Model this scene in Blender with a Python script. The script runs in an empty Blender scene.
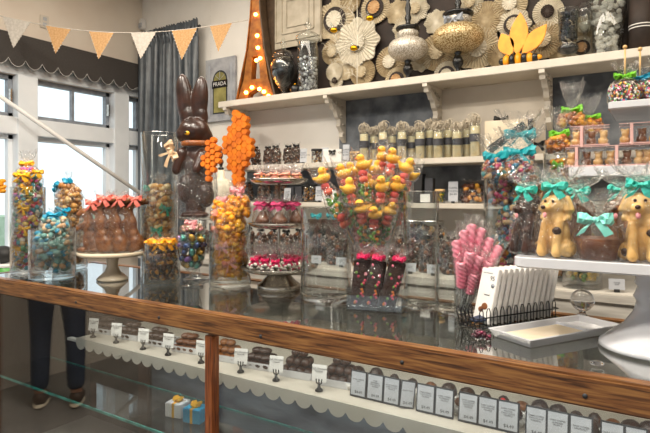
import bpy, bmesh, math, random
from mathutils import Vector, Matrix, noise
PI = math.pi
col = bpy.context.scene.collection
rnd = random.Random(7)

# ---------------------------------------------------------------- camera frame
EYE = 1.43
F = 527.0
HZ = 195.5         # horizon row of the photograph
CS, SN = 0.8442, 0.5360
TOP = 1.07            # counter top height

def P(px, py, Y):
    """world point seen at px,py at depth Y metres in front of the camera"""
    X = (px - 325) / F * Y
    return Vector((CS * X - SN * Y, SN * X + CS * Y, EYE - (py - HZ) / F * Y))

def on_z(px, py, z=TOP):
    return P(px, py, (EYE - z) * F / (py - HZ))

def on_v(px, py, v):
    a = (px - 325) / F
    return P(px, py, v / (SN * a + CS))

def on_u(px, py, u):
    a = (px - 325) / F
    return P(px, py, u / (CS * a - SN))

# ---------------------------------------------------------------- mesh builder
class MB:
    def __init__(s):
        s.v = []; s.f = []; s.m = []; s.sm = []; s.M = Matrix.Identity(4)

    def add(s, vs, fs, mi=0, smooth=False):
        b = len(s.v)
        s.v += [tuple(s.M @ Vector(p)) for p in vs]
        s.f += [tuple(b + i for i in f) for f in fs]
        s.m += [mi] * len(fs); s.sm += [smooth] * len(fs)
        return s

    def box(s, c, d, rz=0, mi=0, M=None, taper=1.0):
        hx, hy, hz = d[0] / 2, d[1] / 2, d[2] / 2
        R = M if M else Matrix.Rotation(rz, 4, 'Z')
        vs = []
        for z in (-hz, hz):
            t = taper if z < 0 else 1
            for x, y in ((-hx, -hy), (hx, -hy), (hx, hy), (-hx, hy)):
                vs.append(R @ Vector((x * t, y * t, z)) + Vector(c))
        s.add(vs, [(3, 2, 1, 0), (4, 5, 6, 7), (0, 1, 5, 4), (1, 2, 6, 5), (2, 3, 7, 6), (3, 0, 4, 7)], mi)
        return s

    def lathe(s, prof, n=32, c=(0, 0, 0), mi=0, smooth=True, sx=1, sy=1, rf=None):
        vs = []; fs = []
        k = len(prof)
        for j in range(n):
            a = 2 * PI * j / n
            for i, (r, z) in enumerate(prof):
                q = r * (rf(a, i, z) if rf else 1)
                vs.append((c[0] + q * math.cos(a) * sx, c[1] + q * math.sin(a) * sy, c[2] + z))
        for j in range(n):
            j2 = (j + 1) % n
            for i in range(k - 1):
                if prof[i][0] < 1e-6 and prof[i + 1][0] < 1e-6: continue
                if prof[i][0] < 1e-6: fs.append((j * k + i, j2 * k + i + 1, j * k + i + 1))
                elif prof[i + 1][0] < 1e-6: fs.append((j * k + i, j2 * k + i, j * k + i + 1))
                else: fs.append((j * k + i, j2 * k + i, j2 * k + i + 1, j * k + i + 1))
        s.add(vs, fs, mi, smooth)
        return s

    def tube(s, pts, r, n=8, mi=0, cap=True):
        pts = [Vector(p) for p in pts]
        rs = r if isinstance(r, (list, tuple)) else [r] * len(pts)
        vs = []; fs = []
        up = Vector((0.03, 0.07, 1)).normalized()
        for i, p in enumerate(pts):
            t = (pts[min(i + 1, len(pts) - 1)] - pts[max(i - 1, 0)]).normalized()
            a = t.cross(up)
            if a.length < 0.05: a = t.cross(Vector((1, 0, 0)))
            a.normalize(); b = t.cross(a)
            for j in range(n):
                an = 2 * PI * j / n
                vs.append(p + (a * math.cos(an) + b * math.sin(an)) * rs[i])
        for i in range(len(pts) - 1):
            for j in range(n):
                j2 = (j + 1) % n
                fs.append((i * n + j, i * n + j2, (i + 1) * n + j2, (i + 1) * n + j))
        if cap:
            fs.append(tuple(range(n))[::-1]); fs.append(tuple((len(pts) - 1) * n + j for j in range(n)))
        s.add(vs, fs, mi, True)
        return s

    def ell(s, c, r, seg=12, rings=8, mi=0, M=None, jit=0, smooth=True, rg=None):
        r = (r, r, r) if not isinstance(r, (tuple, list)) else r
        R = M if M else Matrix.Identity(4)
        g = rg or rnd
        vs = [R @ Vector((0, 0, -r[2])) + Vector(c)]
        for i in range(1, rings):
            ph = -PI / 2 + PI * i / rings
            for j in range(seg):
                th = 2 * PI * j / seg
                q = 1 + (g.uniform(-jit, jit) if jit else 0)
                vs.append(R @ Vector((r[0] * math.cos(ph) * math.cos(th) * q, r[1] * math.cos(ph) * math.sin(th) * q, r[2] * math.sin(ph) * q)) + Vector(c))
        vs.append(R @ Vector((0, 0, r[2])) + Vector(c))
        fs = []
        for j in range(seg):
            fs.append((0, 1 + (j + 1) % seg, 1 + j))
            L = 1 + (rings - 2) * seg
            fs.append((len(vs) - 1, L + j, L + (j + 1) % seg))
        for i in range(rings - 2):
            for j in range(seg):
                a = 1 + i * seg + j; b = 1 + i * seg + (j + 1) % seg
                fs.append((a, b, b + seg, a + seg))
        s.add(vs, fs, mi, smooth)
        return s

    def prism(s, outline, t, M=None, mi=0):
        """outline in local XZ, thickness t along local Y (centred)"""
        R = M if M else Matrix.Identity(4)
        n = len(outline)
        vs = [R @ Vector((x, -t / 2, z)) for x, z in outline] + [R @ Vector((x, t / 2, z)) for x, z in outline]
        fs = [tuple(range(n)), tuple(range(2 * n - 1, n - 1, -1))]
        fs += [(i, i + n, (i + 1) % n + n, (i + 1) % n) for i in range(n)]
        s.add(vs, fs, mi)
        return s

    def build(s, name, mats, parent=None, loc=None, rz=0, bevel=0, rot=None):
        me = bpy.data.meshes.new(name)
        me.from_pydata(s.v, [], s.f)
        for p, mi, sm in zip(me.polygons, s.m, s.sm):
            p.material_index = mi; p.use_smooth = sm
        mats = mats if isinstance(mats, (list, tuple)) else [mats]
        for m in mats: me.materials.append(m)
        bm = bmesh.new(); bm.from_mesh(me)
        if bevel:
            es = [e for e in bm.edges if len(e.link_faces) == 2 and e.calc_face_angle(0) > 0.6]
            bmesh.ops.bevel(bm, geom=es, offset=bevel, segments=2, affect='EDGES', clamp_overlap=True)
        tri = [f for f in bm.faces if len(f.verts) > 6]
        if tri: bmesh.ops.triangulate(bm, faces=tri)
        bm.normal_update()
        bm.to_mesh(me); bm.free()
        me.update()
        o = bpy.data.objects.new(name, me)
        col.objects.link(o)
        if parent: o.parent = parent
        if loc is not None: o.location = loc
        if rot is not None: o.rotation_euler = rot
        else: o.rotation_euler = (0, 0, rz)
        return o

def tag(o, label=None, cat=None, group=None, kind=None):
    if label: o['label'] = label
    if cat: o['category'] = cat
    if group: o['group'] = group
    if kind: o['kind'] = kind
    return o

def empty(name, loc=(0, 0, 0), rz=0, rot=None):
    o = bpy.data.objects.new(name, None); col.objects.link(o)
    o.empty_display_size = 0.02
    o.location = loc; o.rotation_euler = rot if rot else (0, 0, rz)
    return o

def thing(name, label, cat, loc, rz=0, group=None, rot=None):
    return tag(empty(name, loc, rz, rot), label, cat, group)

def dup(root, loc, rz=0, label=None, rot=None, scale=None):
    r = root.copy(); col.objects.link(r); r.location = loc
    r.rotation_euler = rot if rot else (0, 0, rz)
    if scale: r.scale = (scale,) * 3 if not isinstance(scale, (tuple, list)) else scale
    if label: r['label'] = label
    for ch in root.children:
        c = ch.copy(); col.objects.link(c); c.parent = r
        for g in ch.children:
            d = g.copy(); col.objects.link(d); d.parent = c
    return r

def struct(o):
    o['kind'] = 'structure'; return o

def blobby(name, shapes, mat, parent=None, voxel=0.004, smooth=3, loc=None, rz=0, rot=None):
    """overlapping ellipsoids fused to one continuous skin"""
    mb = MB()
    for sh in shapes:
        if sh[0] == 'e':
            c, r = sh[1], sh[2]; R = sh[3] if len(sh) > 3 else None
            mb.ell(c, r, 20, 14, M=R)
        else:
            mb.tube(sh[1], sh[2], 14)
            for p, q in ((sh[1][0], sh[2][0] if isinstance(sh[2], (list, tuple)) else sh[2]), (sh[1][-1], sh[2][-1] if isinstance(sh[2], (list, tuple)) else sh[2])):
                mb.ell(p, q, 14, 10)
    o = mb.build(name, mat, None)
    m = o.modifiers.new('r', 'REMESH'); m.mode = 'VOXEL'; m.voxel_size = voxel; m.use_smooth_shade = True
    if smooth:
        k = o.modifiers.new('s', 'SMOOTH'); k.iterations = smooth; k.factor = 0.5
    dg = bpy.context.evaluated_depsgraph_get()
    me = bpy.data.meshes.new_from_object(o.evaluated_get(dg))
    o.modifiers.clear(); o.data = me
    for p in me.polygons: p.use_smooth = True
    if parent: o.parent = parent
    if loc is not None: o.location = loc
    o.rotation_euler = rot if rot else (0, 0, rz)
    return o

def RX(a): return Matrix.Rotation(a, 4, 'X')
def RY(a): return Matrix.Rotation(a, 4, 'Y')
def RZ(a): return Matrix.Rotation(a, 4, 'Z')
def T(x, y, z): return Matrix.Translation((x, y, z))

# ---------------------------------------------------------------- materials
def hexc(h):
    h = h.lstrip('#')
    r = [int(h[i:i + 2], 16) / 255 for i in (0, 2, 4)]
    return tuple((c / 12.92 if c <= .04045 else ((c + .055) / 1.055) ** 2.4) for c in r) + (1,)

def nm(name):
    m = bpy.data.materials.new(name); m.use_nodes = True
    nt = m.node_tree
    return m, nt, nt.nodes['Principled BSDF'], nt.nodes['Material Output']

def pm(name, c1, c2=None, scale=20, rough=.5, metal=0, bump=0, stretch=None, detail=4, spec=.5, coat=0, sss=0, kind='NOISE', contrast=(.35, .65), bscale=None):
    m, nt, b, out = nm(name)
    N = nt.nodes; L = nt.links
    b.inputs['Roughness'].default_value = rough
    b.inputs['Metallic'].default_value = metal
    b.inputs['Specular IOR Level'].default_value = spec
    b.inputs['Coat Weight'].default_value = coat
    tc = N.new('ShaderNodeTexCoord'); mp = N.new('ShaderNodeMapping')
    L.new(tc.outputs['Object'], mp.inputs['Vector'])
    if stretch: mp.inputs['Scale'].default_value = stretch
    if kind == 'NOISE':
        t = N.new('ShaderNodeTexNoise'); t.inputs['Scale'].default_value = scale; t.inputs['Detail'].default_value = detail
        fac = t.outputs['Fac']
    else:
        t = N.new('ShaderNodeTexVoronoi'); t.inputs['Scale'].default_value = scale
        fac = t.outputs['Distance']
    L.new(mp.outputs['Vector'], t.inputs['Vector'])
    r = N.new('ShaderNodeValToRGB')
    r.color_ramp.elements[0].position = contrast[0]; r.color_ramp.elements[1].position = contrast[1]
    r.color_ramp.elements[0].color = hexc(c1); r.color_ramp.elements[1].color = hexc(c2 or c1)
    L.new(fac, r.inputs['Fac']); L.new(r.outputs['Color'], b.inputs['Base Color'])
    if sss:
        b.inputs['Subsurface Weight'].default_value = sss; b.inputs['Subsurface Radius'].default_value = (.01, .006, .004)
    if bump:
        bp = N.new('ShaderNodeBump'); bp.inputs['Strength'].default_value = bump; bp.inputs['Distance'].default_value = .002
        L.new(fac, bp.inputs['Height']); L.new(bp.outputs['Normal'], b.inputs['Normal'])
    return m

def islands(name, cols, rough=.4, spec=.5, sss=0):
    """candy mix: every loose piece of the mesh takes one of the colours"""
    m, nt, b, out = nm(name)
    g = nt.nodes.new('ShaderNodeNewGeometry'); r = nt.nodes.new('ShaderNodeValToRGB')
    r.color_ramp.interpolation = 'CONSTANT'
    e = r.color_ramp.elements
    for i, c in enumerate(cols):
        if i == 0: e[0].position = 0; e[0].color = hexc(c)
        elif i == 1: e[1].position = 1 / len(cols); e[1].color = hexc(c)
        else:
            q = e.new(i / len(cols)); q.color = hexc(c)
    nt.links.new(g.outputs['Random Per Island'], r.inputs['Fac'])
    nt.links.new(r.outputs['Color'], b.inputs['Base Color'])
    b.inputs['Roughness'].default_value = rough
    b.inputs['Specular IOR Level'].default_value = spec
    return m

def thin_glass(name, tint='#ffffff', f0=.04, rough=.02, bump=0, bscale=40, top=.9, power=5):
    """thin clear sheet: transparent, with a Schlick reflection that is the same from both sides"""
    m, nt, b, out = nm(name)
    N = nt.nodes; L = nt.links
    N.remove(b)
    tr = N.new('ShaderNodeBsdfTransparent'); tr.inputs['Color'].default_value = hexc(tint)
    gl = N.new('ShaderNodeBsdfGlossy'); gl.inputs['Roughness'].default_value = rough
    lw = N.new('ShaderNodeLayerWeight'); lw.inputs['Blend'].default_value = .5
    pw = N.new('ShaderNodeMath'); pw.operation = 'POWER'; pw.inputs[1].default_value = power
    mr = N.new('ShaderNodeMapRange'); mr.inputs['To Min'].default_value = f0; mr.inputs['To Max'].default_value = top
    mx = N.new('ShaderNodeMixShader')
    L.new(lw.outputs['Facing'], pw.inputs[0]); L.new(pw.outputs[0], mr.inputs['Value'])
    L.new(mr.outputs['Result'], mx.inputs[0]); L.new(tr.outputs[0], mx.inputs[1]); L.new(gl.outputs[0], mx.inputs[2])
    if bump:
        tc = N.new('ShaderNodeTexCoord'); n = N.new('ShaderNodeTexNoise'); n.inputs['Scale'].default_value = bscale; n.inputs['Detail'].default_value = 3
        n.inputs['Distortion'].default_value = 1.2
        bp = N.new('ShaderNodeBump'); bp.inputs['Strength'].default_value = bump; bp.inputs['Distance'].default_value = .01
        L.new(tc.outputs['Object'], n.inputs['Vector']); L.new(n.outputs['Fac'], bp.inputs['Height'])
        L.new(bp.outputs['Normal'], gl.inputs['Normal']); L.new(bp.outputs['Normal'], lw.inputs['Normal'])
    L.new(mx.outputs[0], out.inputs['Surface'])
    return m

def glow(name, c, strength):
    m, nt, b, out = nm(name)
    b.inputs['Base Color'].default_value = hexc(c)
    b.inputs['Emission Color'].default_value = hexc(c); b.inputs['Emission Strength'].default_value = strength
    return m

M = {}
M['wall'] = pm('cream_plaster', '#e6e0d6', '#efeae2', 3, .8)
M['wallwin'] = pm('taupe_plaster', '#d9cbbb', '#e0d4c5', 3, .85)
M['ceil'] = pm('white_ceiling', '#e9e6e0', '#f0eee9', 2, .9)
M['trim'] = pm('white_painted_trim', '#e2e6ea', '#eaedf0', 6, .45)
M['floor'] = pm('polished_concrete', '#5e5650', '#a09a94', 1.6, .28, detail=9, stretch=(1, .35, 1), contrast=(.3, .7))
M['wood'] = None
def wood(name, c1, c2, c3, axis=0, rough=.35):
    m, nt, b, out = nm(name); N = nt.nodes; L = nt.links
    tc = N.new('ShaderNodeTexCoord'); mp = N.new('ShaderNodeMapping')
    sc = [150, 150, 150]; sc[axis] = 9
    mp.inputs['Scale'].default_value = sc
    n = N.new('ShaderNodeTexNoise'); n.inputs['Scale'].default_value = 1; n.inputs['Detail'].default_value = 5; n.inputs['Distortion'].default_value = .6
    r = N.new('ShaderNodeValToRGB'); e = r.color_ramp.elements
    e[0].position = .34; e[0].color = hexc(c1); e[1].position = .66; e[1].color = hexc(c3)
    q = e.new(.47); q.color = hexc(c2)
    L.new(tc.outputs['Object'], mp.inputs[0]); L.new(mp.outputs[0], n.inputs['Vector']); L.new(n.outputs['Fac'], r.inputs[0]); L.new(r.outputs[0], b.inputs['Base Color'])
    b.inputs['Roughness'].default_value = rough
    bp = N.new('ShaderNodeBump'); bp.inputs['Strength'].default_value = .25; bp.inputs['Distance'].default_value = .001
    L.new(n.outputs['Fac'], bp.inputs['Height']); L.new(bp.outputs[0], b.inputs['Normal'])
    return m
M['oak'] = wood('varnished_oak_rail', '#3c2414', '#6c4526', '#8f6539', 0)
M['oakz'] = wood('varnished_oak_post', '#45200e', '#784020', '#93562b', 2)
M['oaky'] = wood('varnished_oak_end', '#3c2414', '#6c4526', '#8f6539', 1)
M['glass'] = thin_glass('clear_glass', '#fcfefe', .05, power=2.2, top=1.0)
M['caseglass'] = thin_glass('case_glass', '#eef3f2', .05, .01)
M['frontglass'] = thin_glass('case_front_glass', '#eef1f1', .10, .01, power=4)
M['topglass'] = thin_glass('counter_top_glass', '#eef1f1', .28, .02, power=1.8)
M['winglass'] = thin_glass('window_glass', '#f6fafa', .02, .02)
M['film'] = thin_glass('cellophane', '#fefefe', .06, .1, bump=1.0, bscale=55, power=2.5)
_nt = M['film'].node_tree; _mx = [n for n in _nt.nodes if n.type == 'MIX_SHADER'][0]; _o = [n for n in _nt.nodes if n.type == 'OUTPUT_MATERIAL'][0]
_d = _nt.nodes.new('ShaderNodeBsdfTranslucent'); _d.inputs['Color'].default_value = (.9, .9, .92, 1)
_m2 = _nt.nodes.new('ShaderNodeMixShader'); _m2.inputs[0].default_value = .025
_nt.links.new(_mx.outputs[0], _m2.inputs[1]); _nt.links.new(_d.outputs[0], _m2.inputs[2]); _nt.links.new(_m2.outputs[0], _o.inputs['Surface'])
M['crystal'], _nt, _b, _o = nm('solid_crystal')
_b.inputs['Transmission Weight'].default_value = 1; _b.inputs['Roughness'].default_value = 0; _b.inputs['IOR'].default_value = 1.5
M['glassedge'] = pm('green_glass_edge', '#1f7f78', '#4fb3a8', 30, .15)
M['white'] = pm('white_porcelain', '#cdced3', '#d6d7db', 8, .12, coat=.3)
M['shelf'] = pm('white_painted_shelf', '#c9c0b2', '#d3cabd', 8, .5)
M['creamc'] = pm('cream_ceramic', '#dccbb0', '#e6d8c0', 10, .2)
M['lip'] = pm('glossy_white_shelf_edge', '#e6e0d0', '#efeade', 8, .18)
M['black'] = pm('black_lacquer', '#121212', '#1c1c1c', 20, .25)
M['blackm'] = pm('black_matte', '#1b1a1a', '#242323', 20, .6)
M['choc'] = pm('milk_chocolate', '#55301a', '#6f4326', 25, .33, bump=.3)
M['dark'] = pm('dark_chocolate', '#24130d', '#3a2015', 30, .3, bump=.3)
M['dark2'] = pm('dark_truffle', '#1d100b', '#4a2a1a', 60, .4, bump=.5)
M['caramel'] = pm('caramel_chocolate', '#5b3116', '#8a5526', 40, .35, bump=.4)
M['silver'] = pm('brushed_pewter', '#a39c94', '#c6c0b8', 30, .22, metal=1)
M['chrome'] = pm('chrome', '#c8c8c8', '#dddddd', 30, .12, metal=1)
M['wire'] = pm('dark_wire', '#1d1d20', '#2a2a2e', 30, .4, metal=.6)
M['teal'] = pm('turquoise_ribbon', '#1696a5', '#22adb5', 20, .35)
M['blue'] = pm('cyan_ribbon', '#0b86ab', '#179cc0', 20, .35)
M['aqua'] = pm('aqua_ribbon', '#2fb3a4', '#4cc9b9', 20, .35)
M['mint'] = pm('pale_mint_ribbon', '#6fcfc0', '#8edccf', 20, .35)
M['seag'] = pm('sea_green_ribbon', '#2f9c80', '#4bb395', 20, .35)
M['lime'] = pm('lime_ribbon', '#5fae1e', '#7cc932', 20, .35)
M['yellowr'] = pm('golden_yellow_ribbon', '#e0a012', '#f0b728', 20, .35)
M['coral'] = pm('coral_ribbon', '#e06a58', '#f0877a', 20, .35)
M['peach'] = pm('peach_ribbon', '#e58c74', '#f3aa92', 20, .35)
M['pink'] = pm('pink_ribbon', '#e58f96', '#f0a9ac', 20, .35)
M['magenta'] = pm('magenta_ribbon', '#c0124a', '#d92762', 20, .35)
M['hotpink'] = pm('hot_pink_ribbon', '#cc3a6c', '#de5585', 20, .35)
M['orange'] = pm('orange_yellow_ribbon', '#e8930c', '#f5aa1c', 20, .4)
M['tanr'] = pm('tan_ribbon', '#c4a27c', '#d8ba96', 20, .4)
M['card'] = pm('white_card', '#dcd9d5', '#e5e2de', 20, .6)
M['cardg'] = pm('grey_card', '#a4a7ad', '#b2b4b9', 20, .5)
M['frame'] = pm('charcoal_frame', '#2a2c31', '#33363b', 20, .4)
M['ink'] = pm('ink', '#26282c', '#303236', 20, .6)
M['slate'] = pm('slate_grey_wallpaper', '#4c5056', '#7c8085', 7, .8, detail=10)
M['beige'] = pm('beige_back_panel', '#cdc2b2', '#d8cebf', 4, .8)
M['valance'] = pm('charcoal_valance_cloth', '#3a3633', '#45403d', 120, .9)
M['curtain'] = pm('grey_satin_curtain', '#494e53', '#5b6167', 12, .33)
M['brownboard'] = pm('dark_brown_board', '#241a15', '#33251d', 10, .7)
M['paper'] = pm('cream_pleated_paper', '#b9a98c', '#cfc1a4', 30, .8)
M['paper2'] = pm('tan_pleated_paper', '#a08d6e', '#b9a786', 30, .8)
M['paper3'] = pm('white_lace_paper', '#cbc2ae', '#dcd4c2', 30, .8)
M['papertan'] = pm('tan_rosette_centre', '#b58a5e', '#cda87b', 30, .7)
M['greywood'] = pm('weathered_white_plank', '#a09a91', '#c4beb4', 4, .6, stretch=(1, 1, 12), detail=8)
M['flagw'] = pm('white_lace_cloth', '#b3aba0', '#c6beb4', 60, .9, bump=.3)
M['flagt'] = pm('tan_burlap_cloth', '#b08658', '#c49c6e', 90, .9, bump=.4)
M['gold'] = pm('gold', '#b8860b', '#dba520', 20, .25, metal=1)
M['yellow'] = pm('yellow_marshmallow', '#f0a81a', '#fbc53a', 60, .7, bump=.5)
M['beak'] = pm('orange_beak', '#e0641a', '#ea7a2a', 30, .5)
M['stick'] = pm('pale_wood_stick', '#c69a62', '#dab784', 30, .6)
M['honey'] = pm('orange_honeycomb', '#c86004', '#e88208', 14, .6, bump=.3)
M['coralc'] = islands('coral_candy', ['#ea6a50', '#f08a60', '#e05048', '#f09a58', '#ea7a5a'], .5)
M['greenc'] = islands('green_candy', ['#5d8f3a', '#7ba64a', '#467a35', '#f0a030'], .5)
M['mixa'] = islands('pastel_candy_mix', ['#d65a9a', '#e8c04a', '#5a9a6a', '#8a5aa0', '#e8e0d0', '#c08a3a', '#4a9aa8', '#d64a5a', '#d8b070'], .4)
M['mixb'] = islands('teal_and_tan_candy', ['#6fa09a', '#c9a27a', '#88b0a8', '#1f87a8', '#d8b890', '#5f9088', '#7aa8a0'], .5)
M['nuts'] = islands('caramel_nut_mix', ['#b07a3a', '#c8924a', '#d8b070', '#a06a30', '#8a5a2a', '#e0bc84', '#b88a4a'], .4)
M['nutsd'] = islands('chocolate_nut_mix', ['#3a2014', '#5a3018', '#4a2614', '#c88a3a', '#2a160e', '#6a3a1c', '#d8a030'], .35)
M['popy'] = islands('yellow_popcorn_candy', ['#f2a000', '#eea808', '#e49000', '#f6b412', '#ee9a04'], .45)
M['mixm'] = islands('jewel_candy_mix', ['#2a7a9a', '#c03a6a', '#c88a3a', '#5a6a8a', '#8a4a2a', '#d8b080', '#3aa0a8', '#6a3a5a'], .35)
M['mixo'] = islands('amber_candy_mix', ['#d8860c', '#b86a10', '#e8a020', '#a85a10', '#e0b040', '#8a4a12'], .35)
M['mixgreen'] = islands('olive_and_yellow_candy', ['#c8a010', '#5a7a2a', '#e0b41a', '#3a5a2a', '#a08a1a'], .4)
M['tan'] = pm('tan_white_chocolate', '#c99a56', '#dcb678', 18, .4, bump=.3)
M['sprinkle'] = islands('rainbow_sprinkles', ['#e84a8a', '#4aa8d8', '#f0d040', '#f08030', '#6abf5a', '#ffffff', '#d8406a', '#f4e8e0', '#ffffff'], .4)
M['pinkc'] = pm('pink_twist_candy', '#ee6a88', '#fba4b6', 30, .4, stretch=(1, 1, .4))
M['eggs'] = islands('foil_eggs', ['#7a8a4a', '#4a5a80', '#b88a3a', '#8a6a9a', '#5a8a7a', '#a89a50', '#c07a8a'], .22)
for q in ('eggs',):
    M[q].node_tree.nodes['Principled BSDF'].inputs['Metallic'].default_value = .6
M['tower'] = pm('rusty_orange_metal', '#7d4618', '#a56a28', 25, .5, metal=.3)
M['towerd'] = pm('dark_rusty_metal', '#4a3a2a', '#5f4a36', 25, .6)
M['bulb'] = glow('warm_bulb', '#ffa848', 22)
M['raffia'] = pm('grey_raffia', '#a89c88', '#d6cab6', 60, .8)
M['cookie'] = pm('cookie_tan', '#fbe2ac', '#fff2d0', 20, .6, bump=.2)
M['label'] = pm('charcoal_label', '#35353a', '#45454a', 20, .6)
M['pearl'] = pm('pearl_beading', '#f4eee2', '#a59a8a', 150, .2, metal=.3, bump=1, kind='VORONOI', contrast=(.15, .7))
M['goldbead'] = pm('gold_beading', '#f0dcae', '#8f7040', 130, .22, metal=.35, bump=1, kind='VORONOI', contrast=(.15, .7))
M['greyr'] = pm('grey_ribbon', '#7c8189', '#979ca4', 20, .4)
M['denim'] = pm('dark_denim', '#2a3040', '#3a4256', 80, .9)
M['shirt'] = pm('grey_shirt', '#5a5a5e', '#6a6a70', 60, .9)
M['skin'] = pm('skin', '#c58f72', '#d4a184', 10, .5)
M['hair'] = pm('brown_hair', '#2e1e14', '#46301f', 60, .6)
M['shoe'] = pm('brown_leather_shoe', '#46352a', '#5a4434', 20, .5)
M['marsh'] = pm('white_marshmallow', '#fbf5ea', '#fffaf0', 20, .7)
M['silverfill'] = islands('silver_pellets', ['#c8c8cc', '#8a8a90', '#f0f0f0', '#a8a8ae', '#dcdce0'], .2)
M['silverfill'].node_tree.nodes['Principled BSDF'].inputs['Metallic'].default_value = .1
M['blackfill'] = islands('black_pellets', ['#0e0e10', '#1c1c22', '#141416', '#2a2a30', '#50505a'], .2)
M['tissue'] = pm('navy_tissue', '#222a40', '#3a4560', 40, .7, bump=.6)
M['plumpink'] = islands('maroon_and_pink_sugar', ['#3a1420', '#5a1a30', '#2a0e18', '#8a3050', '#4a1828'], .3)
M['outside'] = pm('pale_green_hedge', '#a8c0a0', '#c4d4bc', 6, .9)
M['stone'] = pm('grey_printed_stone', '#8f9096', '#b4b4b6', 12, .6)
M['printy'] = pm('printed_door_glass', '#6a6434', '#a39a5c', 8, .6)
M['greentin'] = pm('green_tin', '#3f8a3a', '#57a44e', 10, .35)

M['blush'] = pm('blush_ribbon', '#d3a09a', '#e2b8b0', 20, .4)
M['backmix'] = islands('mixed_chocolates', ['#2a1a12', '#4a3020', '#6a584a', '#3a2418', '#5a4030', '#7a4a2a', '#1e1410'], .35)
M['thread'] = thin_glass('clear_thread', '#ffffff', .02)

M['streak'] = pm('streaked_floor_reflection', '#39424b', '#8f9aa3', 3, .35, detail=9, stretch=(1, 1, 4), contrast=(.35, .7))  # slate streaks imitate the floor mirrored in the case glass
M['brownstile'] = pm('reddish_brown_stile', '#4a332a', '#5d4236', 6, .4)
M['tile'] = pm('dull_cream_metal', '#a89c88', '#bdb29e', 12, .45, bump=.3)

M['nutl'] = islands('pale_golden_nuts', ['#d8a45a', '#e8c48a', '#c88a3c', '#f0d8a8', '#d89a4a', '#e0b070'], .4)
# ================================================================ camera, light, world
sc = bpy.context.scene
cam = bpy.data.cameras.new('camera'); cam.sensor_width = 36; cam.lens = F / 650 * 36
cam.shift_y = -21.0 / 650; cam.clip_start = .02
co = bpy.data.objects.new('camera', cam); col.objects.link(co)
co.location = (0, 0, EYE); co.rotation_euler = (PI / 2, 0, math.atan2(SN, CS))
sc.camera = co
w = bpy.data.worlds.new('overcast_sky'); sc.world = w; w.use_nodes = True
wn = w.node_tree; bg = wn.nodes['Background']
bg.inputs['Color'].default_value = (.89, .95, 1, 1); bg.inputs['Strength'].default_value = 1.4
sc.view_settings.view_transform = 'Standard'; sc.view_settings.look = 'None'
sc.view_settings.exposure = 0.12; sc.view_settings.gamma = 1
sc.cycles.transparent_max_bounces = 40; sc.cycles.max_bounces = 7
sc.cycles.sample_clamp_indirect = 4; sc.cycles.caustics_reflective = False; sc.cycles.caustics_refractive = False

def area(name, loc, size, power, colr, rot=(0, 0, 0), sy=None):
    l = bpy.data.lights.new(name, 'AREA'); l.energy = power; l.color = colr; l.size = size
    if sy: l.shape = 'RECTANGLE'; l.size_y = sy
    o = bpy.data.objects.new(name, l); col.objects.link(o); o.location = loc; o.rotation_euler = rot
    return o

# ================================================================ room shell
UW = -4.09; VB = 3.25; UR = 3.2; VF = -5.0; ZC = 3.3
b = MB().box(((UW + UR) / 2, (VF + VB) / 2, -.05), (UR - UW + .4, VB - VF + .4, .1)); struct(b.build('floor', M['floor']))
b = MB().box(((UW + UR) / 2, (VF + VB) / 2, ZC + .05), (UR - UW + .4, VB - VF + .4, .1)); struct(b.build('ceiling', M['ceil']))
b = MB().box(((UW + UR) / 2, VB + .06, ZC / 2), (UR - UW + .2, .12, ZC)); struct(b.build('wall_back', M['wall']))
b = MB().box((UR + .06, (VF + VB) / 2, ZC / 2), (.12, VB - VF, ZC)); struct(b.build('wall_right', M['wall']))
# shop front behind the photographer: low wall, openings narrowed to lower the ambient light, head
b = MB()
b.box(((UW + UR) / 2, VF - .06, .4), (UR - UW, .12, .8)); b.box(((UW + UR) / 2, VF - .06, 2.9), (UR - UW, .12, .8))
for k in range(5): b.box((UW + .1 + k * (UR - UW - .2) / 4, VF - .06, 1.7), (.5, .12, 2.3))
struct(b.build('wall_front', M['trim']))
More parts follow.
